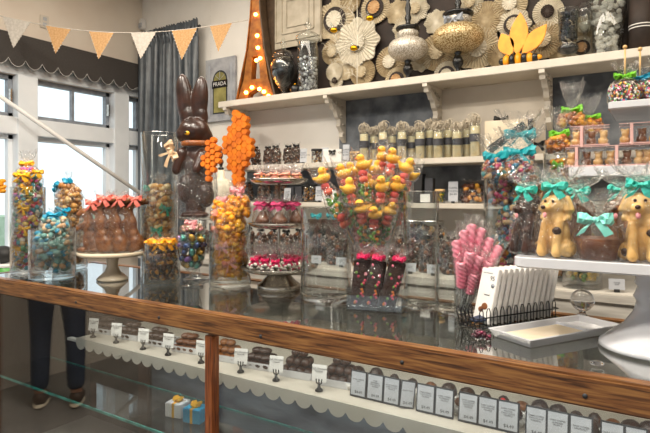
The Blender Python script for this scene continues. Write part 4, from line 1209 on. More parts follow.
# vase of olive candy low, behind the oblong plate
p = on_v(582, 280, 2.54)
vase('clear vase of olive and yellow candy low behind the white oblong plate', (p.x, p.y, BZ + .002), .08, .25, base=.02)
stack_bags('candy_bag', 'bag of olive and yellow candy in low vase behind oblong plate', 'candy bag', p.x, p.y, BZ + .01, .075, 2, M['lime'], M['mixgreen'], .014, 'olive candy bags in the low vase', bw=.066, h=.12, per=1, seedn=47, n_proto=1, fan=.02)

# white square tiered stand
t = thing('tiered_stand', 'tall white tiered stand with square shelves at the right', 'tiered stand', (.09, 2.66, BZ))
z1, z2 = .521, .784
q = slab(.42, .21, .02, z1 - .042, z1); q.build('lower_plate', M['white'], t)
slab(.27, .21, .02, z2 - .03, z2).build('upper_plate', M['white'], t)
slab(.16, .12, .02, 0, .02).build('base', M['white'], t)
MB().tube([(0, 0, .015), (0, 0, z1 - .03)], .025, 20).build('post', M['white'], t)
MB().tube([(0, .12, z1 - .01), (0, .12, z2 - .02)], .02, 20).build('post', M['white'], t)
LZ = BZ + z1; UZ = BZ + z2
# treat boxes with pink ribbons
def treat_box(label, loc, rz, g):
    t = thing('treat_box', label, 'treat box', loc, rz, 'clear boxes with pink ribbons')
    w_, d_, h_ = .15, .1, .085
    MB().box((0, 0, h_ / 2), (w_, d_, h_)).build('clear_box', M['film'], t, bevel=.003)
    MB().box((0, 0, .004), (w_ - .006, d_ - .006, .006)).build('base_card', M['blush'], t)
    b = MB(); b.box((-.03, 0, h_ / 2), (.011, d_ + .003, h_ + .003)); b.build('ribbon', M['blush'], t)
    for s in (-1, 1):
        for z_ in (.003, h_): MB().box((0, s * d_ / 2, z_), (w_, .002, .0025)).build('edging', M['blush'], t)
    for k, (x, mt) in enumerate(((-.055, M['tan']), (.005, M['caramel']), (.05, M['tan']))):
        blobby('figure_candy', [('e', (x, 0, .022), (.02, .02, .018)), ('e', (x + .003, -.005, .048), (.015, .015, .016)), ('e', (x - .008, -.008, .062), (.007,) * 3), ('e', (x + .012, -.008, .062), (.007,) * 3)], mt, t, .003, 1)
    return t
bx = treat_box('clear treat box with pink ribbon, lower left on the tiered stand', (on_v(585, 160, 2.53).x, 2.53, LZ + .001), .05, rnd)
for px, dz, lb in ((625, 0, 'lower middle on the tiered stand'), (663, 0, 'lower right, at the photo edge'), (590, .088, 'upper left of the stack on the tiered stand'), (640, .088, 'upper right of the stack on the tiered stand')):
    dup(bx, (on_v(px, 160, 2.53).x, 2.53, LZ + .001 + dz), .05, 'clear treat box with pink ribbon, ' + lb)
# sprinkle apples
ap = None
for k, (px, v, bm_, lb) in enumerate(((625, 2.55, 'lime', 'sprinkle coated candy apple on a stick with lime green bow'), (640, 2.62, 'blue', 'sprinkle coated candy apple on a stick with cyan bow'), (662, 2.53, 'lime', 'sprinkle coated candy apple on the upper tier cut by the photo edge'))):
    t = thing('candy_apple', lb, 'candy apple', (on_v(px, 90, v).x, v, UZ + .001), .1 * k, 'sprinkle candy apples')
    b = MB().lathe([(0, .004), (.03, .002), (.052, .025), (.06, .055), (.055, .085), (.035, .1), (.008, .098), (0, .095)], 24); b.build('apple', M['dark'], t)
    b = MB(); gg = random.Random(70 + k)
    for j in range(330):
        a = gg.uniform(0, 2 * PI); z = gg.uniform(.006, .082)
        r = .0605 * math.sqrt(max(.05, 1 - ((z - .053) / .062) ** 2)) + .0
        b.ell((r * math.cos(a), r * math.sin(a), z), (.0046,) * 3, 5, 4)
    b.build('sprinkles', M['sprinkle'], t)['kind'] = 'stuff'
    MB().tube([(0, 0, .09), (0, 0, .235)], .004, 8).build('stick', M['stick'], t)
    MB().ell((0, 0, .24), (.009,) * 3, 10, 8).build('stick_knob', M['stick'], t)
    film_mesh(.066, .064, 0, .115, .175, .05).build('wrapper', M['film'], t)
    bow_mesh(.05, .018).build('bow', M[bm_], t, (0, -.014, .115))

# ================================================================ wall shelf stock
def sbag(label, px, v, z, w_, h_, contm, bowm, group, size=.012, name='candy_bag', fan=.04):
    x = on_v(px, 180, v).x
    return treat(name, label, 'candy bag', (x, v, z + .001), w_, w_ * .7, h_, fan, bowm, nuggets(w_, w_ * .7, h_, size, .9), contm, 0, group, bow=(w_ * .7, w_ * .25))
def sign(label, px, v, z, w_, h_, tilt=.15, group='price signs on the wall shelves', txt=None):
    x = on_v(px, 180, v).x
    t = thing('price_sign', label, 'price sign', (x, v, z + .001), .1, group, rot=(-tilt, 0, .25))
    MB().box((0, 0, h_ / 2 + .01), (w_, .003, h_)).build('card', M['cardg'], t)
    MB().box((0, .004, .006), (.02, .016, .012)).build('clip', M['blackm'], t)
    m_ = T(0, -.0018, h_ / 2 + .012) @ RX(PI / 2)
    text(t, 'lettering', txt or 'DARK\nCHOCOLATE\n$4.49', h_ * .16, m_, M['ink'])
    return t
def jar(label, px, v, z, r, h, fillm, lidm=None, group=None, name='candy_jar', size=.008, cat='jar'):
    x = on_v(px, 180, v).x
    t = thing(name, label, cat, (x, v, z + .001), 0, group)
    MB().lathe(glass_prof(r, h, base=.004), 24).build('glass', M['glass'], t)
    fo = fill_mesh(r * .86, r * .86, .006, h * .92, max(20, int(60 * h / .1)), size, taper=0).build('contents', fillm, t); fo['kind'] = 'stuff'
    if lidm: MB().lathe([(0, h), (r * 1.04, h), (r * 1.05, h + .004), (r * 1.0, h + .014), (0, h + .016)], 24).build('lid', lidm, t)
    return t
SVV = 3.09
# middle shelf, left: boxes, bags, signs
t = thing('candy_box', 'small patterned box of wrapped sweets at the left end of the middle shelf', 'box', (on_v(242, 160, 3.06).x, 3.06, ZM + .001), .3)
MB().box((0, 0, .055), (.1, .06, .11)).build('box', M['cardg'], t, bevel=.002)
MB().box((0, -.031, .055), (.088, .002, .098)).build('window', M['film'], t)
b = MB()
for i in range(3):
    for j in range(3): b.ell((-.03 + i * .03, -.03, .022 + j * .032), (.012, .004, .013), 8, 6)
b.build('sweets', M['nutsd'], t)
pb = None
for k, px in enumerate((256, 266, 276, 286, 296)):
    if pb is None: pb = sbag('black ribbon bag of dark nuts on middle shelf, leftmost of five', px, 3.08, ZM, .042, .135, M['backmix'], M['black'], 'black ribbon nut bags on the middle shelf', .009, 'nut_bag', .02)
    else: dup(pb, (on_v(px, 180, 3.08).x, 3.08 + .03 * (k % 2), ZM + .001), .2 * k, 'black ribbon bag of dark nuts on middle shelf, ' + ['second', 'third', 'fourth', 'last'][k - 1] + ' of five from the left')
sign('tall narrow white price sign on the middle shelf beside the black ribbon bags', 303, 3.05, ZM, .05, .1)
jar('dark candy jar with black lid beside the tall narrow sign', 317, 3.1, ZM, .04, .09, M['nutsd'], M['blackm'])
t = thing('gift_box', 'white gift box with small black bow on the middle shelf', 'gift box', (on_v(334, 160, 3.08).x, 3.08, ZM + .001), .3)
MB().box((0, 0, .045), (.13, .09, .09)).build('box', M['card'], t, bevel=.002)
bow_mesh(.03, .012).build('bow', M['black'], t, (0, -.05, .075))
sign('white price sign right of the gift box on the middle shelf', 345.5, 3.05, ZM, .045, .11)
sign('white price sign left of the gift box on the middle shelf', 325, 3.03, ZM, .045, .095)
for k, px in enumerate((353, 358.5)):
    t = jar('short jar of tan cookies with pale lid, %s of the pair on the middle shelf' % ('left' if k == 0 else 'right'), px, 3.06, ZM, .02, .055, M['nuts'], M['stick'], 'short cookie jars', 'cookie_jar')
# tubes with raffia
tb = None
tubes = [(364, 0), (374, 1), (383, 0), (392, 1), (402, 0), (412, 1), (420, 0), (430, 1), (438, 0), (448, 1), (457, 0), (467, 1), (475, 0)]
words = ['leftmost', 'second from the left', 'third from the left', 'fourth from the left', 'fifth from the left', 'sixth from the left', 'seventh from the left', 'eighth from the left', 'ninth from the left', 'tenth from the left', 'eleventh from the left', 'fourth from the right', 'third from the right', 'second from the right']
words = words[:10] + ['third from the right', 'second from the right', 'rightmost']; words[-1] = 'rightmost'; words[-2] = 'second from the right'; words[-3] = 'third from the right'
for k, (px, bk) in enumerate(tubes):
    v = 3.03 + bk * .07
    x = on_v(px, 150, v).x
    lb = 'raffia topped tube of pale sweets with charcoal label, %s' % words[k]
    if tb is None:
        tb = thing('sweets_tube', lb, 'sweets tube', (x, v, ZM + .001), 0, 'raffia topped tubes on the middle shelf')
        MB().lathe(glass_prof(.031, .19, base=.003), 20).build('tube', M['glass'], tb)
        MB().tube([(0, 0, .004), (0, 0, .175)], .0265, 16).build('cookies', M['cookie'], tb)
        MB().tube([(0, -.001, .085), (0, -.001, .13)], .0318, 20, cap=False).build('label_band', M['label'], tb)
        b = MB(); gg = random.Random(3)
        for j in range(18):
            a0 = gg.uniform(0, 6.28); rr = gg.uniform(.014, .034); zc = gg.uniform(.195, .225); ax_ = gg.uniform(0, PI)
            pts = [(rr * math.cos(q) * math.cos(ax_) + .012 * math.cos(a0), rr * math.cos(q) * math.sin(ax_) + .012 * math.sin(a0), zc + rr * math.sin(q) * .9) for q in [i * PI / 5 for i in range(11)]]
            b.tube(pts, .0022, 4, cap=False)
        b.build('raffia_bow', M['raffia'], tb)['kind'] = 'stuff'
    else:
        dup(tb, (x, v, ZM + .001), k * .9, lb, scale=(1, 1, .85 + .16 * ((k * 7) % 5) / 4))
# leaning box with black ribbon
t = thing('gift_box', 'cream gift box tied with diagonal black ribbon on the middle shelf', 'gift box', (on_v(510, 150, 3.1).x, 3.1, ZM + .002), .1)
MB().box((0, 0, .1), (.26, .12, .2)).build('box', M['creamc'], t, bevel=.003)
b = MB(); b.box((-.01, -.0615, .1), (.24, .003, .045), M=RY(-.62)); b.box((.115, -.0615, .1), (.028, .003, .2)); b.build('ribbon', M['black'], t)
bow_mesh(.05, .02).build('bow', M['black'], t, (-.05, 0, .215))
bow_mesh(.045, .02).build('bow', M['black'], t, (.15, -.03, .06))

# lowest shelf
g = random.Random(77)
pb = None
for k, px in enumerate((234, 241, 249, 258, 266, 274, 283)):
    lb = 'bag of treats on the lowest wall shelf, ' + ['leftmost', 'second from the left', 'third from the left', 'fourth from the left', 'fifth from the left', 'sixth from the left', 'seventh from the left, before the signs'][k]
    if pb is None: pb = sbag(lb, px, 3.08, ZL, .04, .14, M['backmix'], M['blackm'], 'bags on the lowest wall shelf', .011, fan=.04)
    else: dup(pb, (on_v(px, 180, 3.08).x, 3.08 + .04 * (k % 2), ZL + .001), g.uniform(-1, 1), lb)
t = thing('gift_box', 'slate grey gift box on the lowest wall shelf behind the pewter stand', 'gift box', (on_v(297, 190, 3.1).x, 3.1, ZL + .001), .1)
MB().box((0, 0, .055), (.12, .08, .11)).build('box', M['label'], t, bevel=.003); MB().box((0, -.041, .055), (.012, .002, .11)).build('ribbon', M['black'], t)
sign('white price sign on the lowest shelf left of the slate gift box', 287, 3.03, ZL, .05, .09)
sign('white price sign on the lowest shelf right of the slate gift box', 319, 3.03, ZL, .055, .1)
for k, px in enumerate((307, 313)):
    t = jar('dark chocolate filled jar with black lid on the lowest shelf, %s of the pair' % ('left' if k == 0 else 'right'), px, 3.09, ZL, .028, .11, M['nutsd'], M['blackm'], 'dark jars on the lowest shelf')
t = thing('gift_box', 'white gift box with black bow on the lowest shelf behind the duck lollipops', 'gift box', (on_v(331, 190, 3.08).x, 3.08, ZL + .001), .2)
MB().box((0, 0, .04), (.1, .08, .08)).build('box', M['card'], t, bevel=.002); bow_mesh(.03, .014).build('bow', M['black'], t, (0, -.045, .06))
# clip stand / black device and labels on the right
t = thing('gift_stack', 'dark gift packet with silver ribbon on the lowest shelf above the tall cylinder', 'gift', (on_v(424, 190, 3.05).x, 3.05, ZL + .001), .1)
MB().box((-.03, 0, .09), (.05, .07, .18), M=RY(.06)).build('packet', M['blackm'], t, bevel=.002)
MB().box((.035, .01, .075), (.05, .06, .15)).build('packet', M['label'], t, bevel=.002)
MB().box((.02, -.045, .03), (.06, .004, .05)).build('tag_card', M['card'], t)
sign('grey price sign beside the chocolate pretzel bag on the lowest shelf', 453, 3.03, ZL, .055, .12)
t = jar('small jar of sweets with pale lid left of the grey price sign', 440, 3.06, ZL, .03, .07, M['mixgreen'], M['stick'])
sbag('bag of chocolate dipped pretzels on the lowest shelf, right of the grey sign', 473, 3.1, ZL, .085, .11, M['nutsd'], None, 'pretzel bags', .02, fan=.03)
sbag('clear bag of treats above the pink twists, at the right end of the lowest shelf', 540, 3.1, ZL, .06, .12, M['nuts'], M['teal'], 'right shelf bags', .012)

# stock on the back counter, seen between and through the vases
pb = None; g = random.Random(90); names = []
row = [(204, 2.62), (250, 2.7), (262, 2.6), (274, 2.72), (287, 2.6), (300, 2.74), (311, 2.6), (323, 2.7), (335, 2.6), (347, 2.72), (360, 2.6), (393, 2.7), (404, 2.6), (415, 2.72), (427, 2.6), (439, 2.72), (451, 2.6), (463, 2.7), (474, 2.6)]
ordn = ['first', 'second', 'third', 'fourth', 'fifth', 'sixth', 'seventh', 'eighth', 'ninth', 'tenth', 'eleventh', 'twelfth', 'thirteenth', 'fourteenth', 'fifteenth', 'sixteenth', 'seventeenth', 'eighteenth', 'nineteenth', 'twentieth']
for k, (px, v) in enumerate(row):
    lb = 'tall bag of chocolates with black ribbon on the back counter, %s along from the left' % ordn[k]
    x = on_v(px, 230, v).x
    if pb is None: pb = treat('chocolate_bag', lb, 'candy bag', (x, v, BZ + .001), .048, .034, .18, .05, M['black'], nuggets(.048, .034, .17, .014, 1.3), M['backmix'], 0, 'chocolate bags on the back counter', bow=(.03, .012))
    else: dup(pb, (x, v, BZ + .001), g.uniform(-.5, .5), lb)
for k, (px, v) in enumerate(((316, 2.52), (341, 2.52), (410, 2.5), (433, 2.5), (617, 2.48))):
    sign('small white price card on the back counter, %s from the left' % ordn[k], px, v, BZ, .06, .045, group='price cards on the back counter', txt='FUDGE\n$6.49')
# boxes with teal ribbons stacked behind
for k, px in enumerate((318, 334, 350)):
    x = on_v(px, 215, 2.98).x
    t = thing('gift_box', 'tall brown gift box topped with a turquoise bow below the lowest shelf, %s of three' % ['left', 'middle', 'right'][k], 'gift box', (x, 2.98, BZ + .001), .1, 'brown boxes with turquoise bows')
    MB().box((0, 0, .12), (.11, .1, .24)).build('box', M['dark2'], t, bevel=.003)
    bow_mesh(.05, .02).build('bow', M['teal'], t, (0, -.03, .262))
for k, px in enumerate((412, 432)):
    jar('wide glass jar of dark chocolates with metal lid behind the tall cylinder, %s of two' % ['left', 'right'][k], px, 2.98, BZ, .07, .24, M['nutsd'], M['chrome'], 'wide glass jars', size=.016)

# ================================================================ top shelf ornaments
TZ = ZT + .001
def onshelf(px, v=3.12): return (on_v(px, 60, v).x, v, TZ)
# canvas on the wall
q = on_v(222, 90, 3.243)
t = thing('canvas_print', 'grey stone shopfront canvas lettered in white, on the wall left of the lit tower', 'wall print', (q.x, q.y, q.z), 0)
cw, ch = .33, .52
MB().box((0, -.012, 0), (cw, .022, ch)).build('canvas', M['stone'], t)
ol = [(-.08, -.2), (.08, -.2), (.08, .08)] + [(.08 * math.cos(a), .08 + .08 * math.sin(a)) for a in [i * PI / 10 for i in range(1, 10)]] + [(-.08, .08)]
b = MB(); b.prism(ol, .002, T(0, -.024, 0)); b.build('painted_arch', M['ink'], t)
b = MB(); b.prism([(x * .86, (z + .04) * .93 - .04) for x, z in ol], .002, T(0, -.0255, 0)); b.build('painted_door', M['printy'], t)
b = MB()
for a in (-.5, 0, .5): b.tube([(.0, -.027, .08), (.068 * math.sin(a * 1.8), -.027, .08 + .068 * math.cos(a * 1.8))], .002, 5)
b.build('painted_fanlight', M['cardg'], t)
MB().box((0, -.0275, .045), (.17, .003, .062)).build('sign_band', M['black'], t)
text(t, 'lettering', 'PRADA', .046, T(0, -.0295, .045) @ RX(PI / 2), M['card'])
for x in (-.125, .125): MB().box((x, -.0245, -.01), (.022, .002, .44)).build('painted_column', M['cardg'], t)
# marquee tower
p0 = onshelf(258, 3.11)
t = thing('marquee_tower', 'rust orange tower shaped marquee light with glowing warm bulbs', 'marquee light', p0, .15)
def prof(z):  # half width
    return .125 - .055 * min(1, z / .18) if z < .18 else (.07 - .035 * ((z - .18) / .32) ** .7 if z < .5 else max(.006, .035 - .028 * (z - .5) / .45))
zs_ = [0, .05, .09, .13, .18, .25, .32, .4, .5, .6, .7, .8, .95]
L_ = [(-prof(z), z) for z in zs_]; Rr = [(prof(z), z) for z in zs_]
b = MB()
def quad(a, b_, c_, d_, dep=.07):
    b.prism([a, b_, c_, d_], dep)
# legs with arch, window opening
quad((-.125, 0), (-.06, 0), (-.045, .05), (-.11, .05)); quad((.06, 0), (.125, 0), (.11, .05), (.045, .05))
quad((-.11, .05), (-.045, .05), (0, .075), (-.098, .09)); quad((.045, .05), (.11, .05), (.098, .09), (0, .075)); b.prism([(-.098, .09), (0, .075), (.098, .09)], .07)
quad((-.098, .09), (.098, .09), (.082, .14), (-.082, .14))
quad((-.082, .14), (-.03, .14), (-.022, .29), (-.06, .29)); quad((.03, .14), (.082, .14), (.06, .29), (.022, .29))
quad((-.06, .29), (.06, .29), (.058, .33), (-.058, .33))
quad((-.05, .33), (.05, .33), (.032, .55), (-.032, .55)); quad((-.032, .55), (.032, .55), (.018, .75), (-.018, .75)); quad((-.018, .75), (.018, .75), (.004, .98), (-.004, .98))
b.build('body', M['tower'], t)
b = MB(); b.prism([(.127, 0), (.14, 0), (.066, .33), (.04, .55), (.012, .98), (.004, .98), (.032, .55), (.058, .33)], .09); b.build('side_rim', M['towerd'], t)
b = MB(); b.prism([(-.127, 0), (-.135, 0), (-.062, .33), (-.037, .55), (-.012, .98), (-.004, .98), (-.032, .55), (-.058, .33)], .09); b.build('side_rim', M['tower'], t)
for (x, z) in ((-.06, .055), (-.02, .085), (.09, .02), (.06, .05), (.03, .07), (.01, .26), (.035, .27), (.02, .34), (.015, .42), (.005, .56), (0, .7)):
    MB().ell((x, -.045, z), (.012, .012, .012), 12, 8).build('bulb', M['bulb'], t)
t.scale = (1.3, 1, 1.15)
# dark slanting board behind
q = onshelf(276, 3.2)
o = tag(MB().box((0, 0, .5), (.13, .02, 1.0)).build('slanted_board', M['towerd'], None, (q[0] + .05, 3.2, TZ), rot=(0, -.12, 0)), 'dark narrow board leaning between the lit tower and the cream tile', 'board')
# urns and jars
def urn(label, px, sc_, fillm, v=3.1):
    q = onshelf(px, v)
    t = thing('apothecary_urn', label, 'urn', q, 0)
    pr = [(0, 0), (.04, 0), (.042, .006), (.015, .016), (.01, .03), (.025, .045), (.055, .1), (.062, .14), (.05, .17), (.045, .178), (.043, .176), (.047, .168), (.058, .14), (.05, .1), (.02, .05), (0, .045)]
    MB().lathe([(r * sc_, z * sc_) for r, z in pr], 32).build('bowl', M['glass'], t)
    MB().lathe([(r * sc_, z * sc_) for r, z in [(0, .05), (.02, .054), (.048, .1), (.055, .14), (.045, .165), (0, .168)]], 24).build('contents', fillm, t)
    MB().lathe([(r * sc_, z * sc_) for r, z in [(0, .18), (.05, .18), (.052, .188), (.04, .205), (.014, .218), (.008, .232), (.016, .245), (.01, .258), (.004, .275), (0, .285)]], 28).build('lid', M['glass'], t)
    return t
spk = pm('black_glitter', '#8a8a94', '#060608', 160, .35, kind='VORONOI', contrast=(.08, .22))
urn('pointed clear urn filled with black glitter beside the lit tower', 283.5, 1.6, spk)
q = onshelf(308, 3.1)
t = thing('apothecary_jar', 'tall clear apothecary jar half filled with silver pellets', 'jar', q); t.scale = (1.1, 1.1, 1.2)
MB().lathe([(0, 0), (.07, 0), (.072, .008), (.068, .3), (.064, .31), (.061, .305), (.064, .02), (0, .014)], 32).build('glass', M['glass'], t)
fo = fill_mesh(.056, .056, .015, .22, 190, .0105, taper=0).build('pellets', M['silverfill'], t); fo['kind'] = 'stuff'
MB().lathe([(0, .312), (.066, .312), (.08, .325), (.078, .345), (.045, .365), (.015, .375), (.012, .395), (.024, .41), (.012, .43), (.006, .45), (0, .46)], 28).build('lid', M['glass'], t)
q = onshelf(295, 3.05)
t = thing('ornament_ball', 'small dark glossy ball with gold fleck between the urn and silver jar', 'ornament', q)
MB().ell((0, 0, .035), (.035,) * 3, 20, 12).build('ball', M['black'], t); MB().lathe([(0, .068), (.01, .068), (.01, .078), (0, .08)], 12).build('cap', M['gold'], t)
# cream pressed tile
x0 = on_v(272, 20, 3.23).x; x1 = on_v(322, 20, 3.22).x
q = ((x0 + x1) / 2 + .02, 3.2, 2.32)
t = thing('pressed_tile', 'cream pressed metal tile with moulded frames behind the silver jar', 'decorative tile', (q[0] + .02, 3.19, 2.53))
MB().box((0, 0, .26), (.42, .012, .5)).build('panel', M['tile'], t)
b = MB()
for s in (1, .72, .5):
    for (dx, dz, w_, h_) in ((0, .2, .4, .012), (0, -.2, .4, .012), (.2, 0, .012, .4), (-.2, 0, .012, .4)):
        b.box((dx * s, -.009, .26 + dz * s), (w_ * s if w_ > .1 else w_, .01, h_ * s if h_ > .1 else h_))
b.build('moulding', M['tile'], t, bevel=.002)

# pleated paper rosettes
def rosette(label, px, py, rpx, mt, dv, inner=None, scal=False, dark=None):
    v = 3.205 - dv
    q = on_v(px, py, v); Y = -SN * q.x + CS * q.y; R_ = rpx * .93 / F * Y
    t = thing('paper_rosette', label, 'paper rosette', q, 0, 'paper rosettes on the dark board')
    n = 36 if rpx > 9 else 24
    def disc(R_, yy, mat, nm_, nn=n, rin=.12, amp=.006, sc2=scal):
        vs = []; fs = []
        for i in range(nn * 2):
            a = PI * i / nn; off = (amp if i % 2 else -amp) ; rr = R_ * (1 + (.08 * math.cos(a * 8) if sc2 else 0))
            vs += [(R_ * rin * math.cos(a), yy, R_ * rin * math.sin(a)), (rr * math.cos(a), yy + off, rr * math.sin(a))]
        vs.append((0, yy, 0)); m2 = nn * 2
        for i in range(m2):
            j = (i + 1) % m2; fs.append((2 * i, 2 * i + 1, 2 * j + 1, 2 * j)); fs.append((2 * m2, 2 * i, 2 * j))
        k0 = len(vs); vs += [(x, .012 + yy, z) for x, y, z in vs[:]]
        fs += [tuple(k0 + w for w in f[::-1]) for f in fs[:]]
        b = MB(); b.add(vs, fs, 0, False)
        return b.build(nm_, mat, t)
    disc(R_, 0, mt, 'pleated_disc')
    if dark: disc(R_ * .62, -.014, M['brownboard'], 'dark_ring', 12, .1, .001, False)
    if inner: disc(R_ * .42, -.024, inner, 'centre_rosette', 14, .2, .004, False)
    return t
ros = [(335, 20, 22, 'paper', 0, 'paper3', 1, 1), (333, 52, 14, 'paper2', .0, 'paper', 0, 0), (334, 72, 10, 'paper3', .02, None, 0, 0), (357, 42, 25, 'paper3', .035, 'paper3', 1, 0), (362, 72, 15, 'paper2', .02, 'paper', 0, 0), (375, 8, 17, 'paper', 0, 'papertan', 0, 1),
       (336, 81, 8, 'paper3', .0, 'brownboard', 0, 0), (345, 66, 15, 'paper', 0, None, 0, 0), (397, 12, 13, 'paper', 0, None, 1, 0), (416, 9, 14, 'paper3', .0, 'paper', 1, 0), (404, 28, 13, 'paper3', 0, None, 1, 0), (390, 62, 17, 'paper2', 0, 'paper3', 0, 0), (421, 60, 12, 'paper3', .0, 'paper', 1, 0), (397, 80, 14, 'paper', .02, 'papertan', 0, 1),
       (437, 52, 20, 'paper2', 0, 'paper', 0, 0), (447, 75, 15, 'paper3', .02, 'paper3', 0, 1), (436, 22, 13, 'paper3', 0, None, 1, 0), (478, 48, 24, 'paper', 0, 'paper3', 1, 0), (485, 20, 20, 'paper2', 0, None, 0, 0), (500, 55, 14, 'paper2', .02, None, 0, 0), (510, 4, 18, 'paper', 0, 'paper3', 0, 0), (514, 25, 17, 'paper3', .02, 'paper', 1, 1), (543, 40, 20, 'paper2', .0, 'paper', 0, 0), (548, 12, 16, 'paper3', 0, 'brownboard', 0, 0),
       (582, 48, 13, 'paper3', 0, 'papertan', 0, 1), (583, 28, 13, 'paper2', 0, 'paper3', 0, 0), (566, 32, 14, 'paper', 0, None, 0, 0), (470, 3, 14, 'paper3', 0, 'paper', 0, 0), (600, 20, 16, 'paper', 0, 'paper3', 0, 0), (350, 2, 12, 'paper2', 0, None, 0, 0), (527, 62, 12, 'paper3', .0, None, 0, 0), (560, 55, 11, 'paper2', .0, None, 0, 0)]
def near(px):
    for lim, w_ in ((330, 'beside the silver jar'), (352, 'left of the coral branch'), (385, 'behind the coral branch'), (425, 'behind the silver ornament'), (490, 'behind the gold ornament'), (530, 'behind the bee'), (560, 'between the bee and black jar'), (580, 'behind the black jar'), (999, 'behind the marshmallow vase')):
        if px < lim: return w_
cn = {'paper': 'cream', 'paper2': 'tan', 'paper3': 'white'}
seen = {}
for (px, py, r, m1, dv, m2, scl, dk) in ros:
    hgt = 'high' if py < 20 else ('at mid height' if py < 50 else 'low')
    size = 'large' if r > 18 else ('medium' if r > 13 else 'small')
    lb = '%s %s paper rosette%s, %s %s' % (size, cn[m1], ' with dark ring' if dk else (' with contrasting centre' if m2 else ''), hgt, near(px))
    seen[lb] = seen.get(lb, 0) + 1
    if seen[lb] > 1: lb += ', further right'
    rosette(lb, px, py, r, M[m1], dv, M[m2] if m2 else None, bool(scl), dk)

# coral branch with gold bees
q = onshelf(357, 3.05)
t = thing('coral_branch', 'white coral twig ornament standing before the paper rosettes', 'ornament', (q[0], q[1], TZ))
b = MB(); gg = random.Random(12)
b.tube([(0, 0, 0), (.005, 0, .2), (0, 0, .6)], [.005, .004, .002], 7)
def twig(p, d, L_, r, dep):
    e = p + d * L_; b.tube([p, (p + e) / 2 + Vector((0, 0, .01)), e], [r, r * .8, r * .5], 5)
    if dep: 
        for s in (-1, 1):
            for f in (.45, .8):
                nd = (Matrix.Rotation(s * gg.uniform(.5, .9), 3, 'Y') @ d).normalized(); twig(p + d * L_ * f, nd, L_ * .45, r * .65, dep - 1)
for (z, a, L_) in ((.12, -1.05, .17), (.16, -.8, .24), (.22, -1.1, .18), (.2, .6, .1), (.3, -.7, .2), (.36, .6, .1), (.42, -.5, .14), (.06, -1.0, .08)):
    twig(Vector((0, 0, z)), Vector((math.sin(a), -.1, math.cos(a))).normalized(), L_, .003, 2)
b.build('twigs', M['paper3'], t)
for k, (px, py) in enumerate(((334, 30), (370, 18), (354, 48))):
    q = on_v(px, py, 3.02)
    t = thing('bee_ornament', 'small gold bee with glassy wings, ' + ['left on the coral twig', 'upper right above the coral twig', 'lower, in front of the coral twig'][k], 'bee ornament', q, .3, 'gold bees on the coral twig')
    MB().ell((0, 0, 0), (.028, .02, .019), 14, 10).build('body', M['gold'], t); MB().ell((.026, 0, .003), (.011,) * 3, 10, 8).build('head', M['black'], t)
    for s in (-1, 1): MB().ell((-.012, s * .012, .03), (.008, .003, .026), 10, 6, M=RX(-s * .4) @ RY(-.5)).build('wing', M['glass'], t)
    MB().tube([(0, 0, -.015), (0, .02, -.03)], .0012, 5).build('clip', M['gold'], t)

# the two beaded pedestal ornaments
def ornament(label, px, cz_py, rpx, hpx, bm_, extra):
    q = onshelf(px, 3.06); Y = -SN * q[0] + CS * q[1]; m_ = Y / F
    zc = EYE - (cz_py - HZ) * m_ - TZ; R_ = rpx * m_; H_ = hpx * m_
    t = thing('beaded_ornament', label, 'ornament', q, 0, 'beaded pedestal ornaments')
    zb = zc - H_
    MB().lathe([(0, 0), (.045, 0), (.047, .008), (.03, .014), (.014, .022), (.012, .03), (.03, zb * .45), (.033, zb * .6), (.02, zb * .78), (.014, zb * .86), (.022, zb * .95), (.02, zb + .01), (0, zb + .01)], 28).build('stem', M['black'], t)
    MB().lathe([(R_ * math.cos(a) ** .75 if math.cos(a) > 0 else 0, zc + H_ * math.sin(a)) for a in [-PI / 2 + .02 + i * (PI - .04) / 16 for i in range(17)]], 48).build('beaded_body', bm_, t)
    zt = zc + H_
    MB().lathe([(0, zt - .004), (R_ * .5, zt - .006), (R_ * .52, zt + .03), (R_ * .42, zt + .045), (0, zt + .045)], 28, rf=lambda a, i, z: 1 + .05 * math.cos(16 * a)).build('pearl_collar', M['pearl'], t)
    MB().lathe([(0, zt + .044), (R_ * .55, zt + .044), (R_ * .6, zt + .052), (R_ * .6, zt + .062), (R_ * .5, zt + .066), (.02, zt + .07), (.014, zt + .1), (.022, zt + .12), (.012, zt + .15), (.02, zt + .18), (.01, zt + .22), (.016, zt + .25), (0, zt + .3)], 28).build('cap', M['black'], t)
    if extra: bow_mesh(.07, .03).build('bow', M['greyr'], t, (0, -R_ * .55, zt + .005))
    return t
ornament('silver beaded squat ornament on black turned stem and cap', 408, 49, 20, 11.5, M['pearl'], False)
ornament('larger gold beaded squat ornament with grey bow and black cap', 458, 38, 25.5, 14, M['goldbead'], True)
# bee with leaf wings
q = onshelf(518, 3.05)
t = thing('bee_figurine', 'striped black and yellow bee figurine with three tall golden wings', 'figurine', q, 0)
b = MB()
for x, r_, mi in ((-.085, .02, 0), (-.062, .032, 1), (-.03, .038, 0), (.002, .038, 1), (.034, .034, 0), (.062, .03, 1), (.088, .024, 0), (.106, .014, 1)):
    b.ell((x, 0, .038), (.021, r_ * .9, r_), 16, 12, mi=mi)
b.build('striped_body', [M['black'], M['orange']], t)
for (x, a, L_, w_) in ((-.035, -.38, .15, .046), (-.005, .08, .24, .05), (.02, .72, .2, .044)):
    ol = [(w_ * math.sin(PI * i / 8) * (1 if i < 8 else 0), L_ * i / 8) for i in range(9)] + [(-w_ * math.sin(PI * i / 8), L_ * i / 8) for i in range(7, 0, -1)]
    b = MB(); b.prism(ol, .012, T(x, 0, .06) @ RY(a)); b.build('wing', M['orange'], t, bevel=.003)
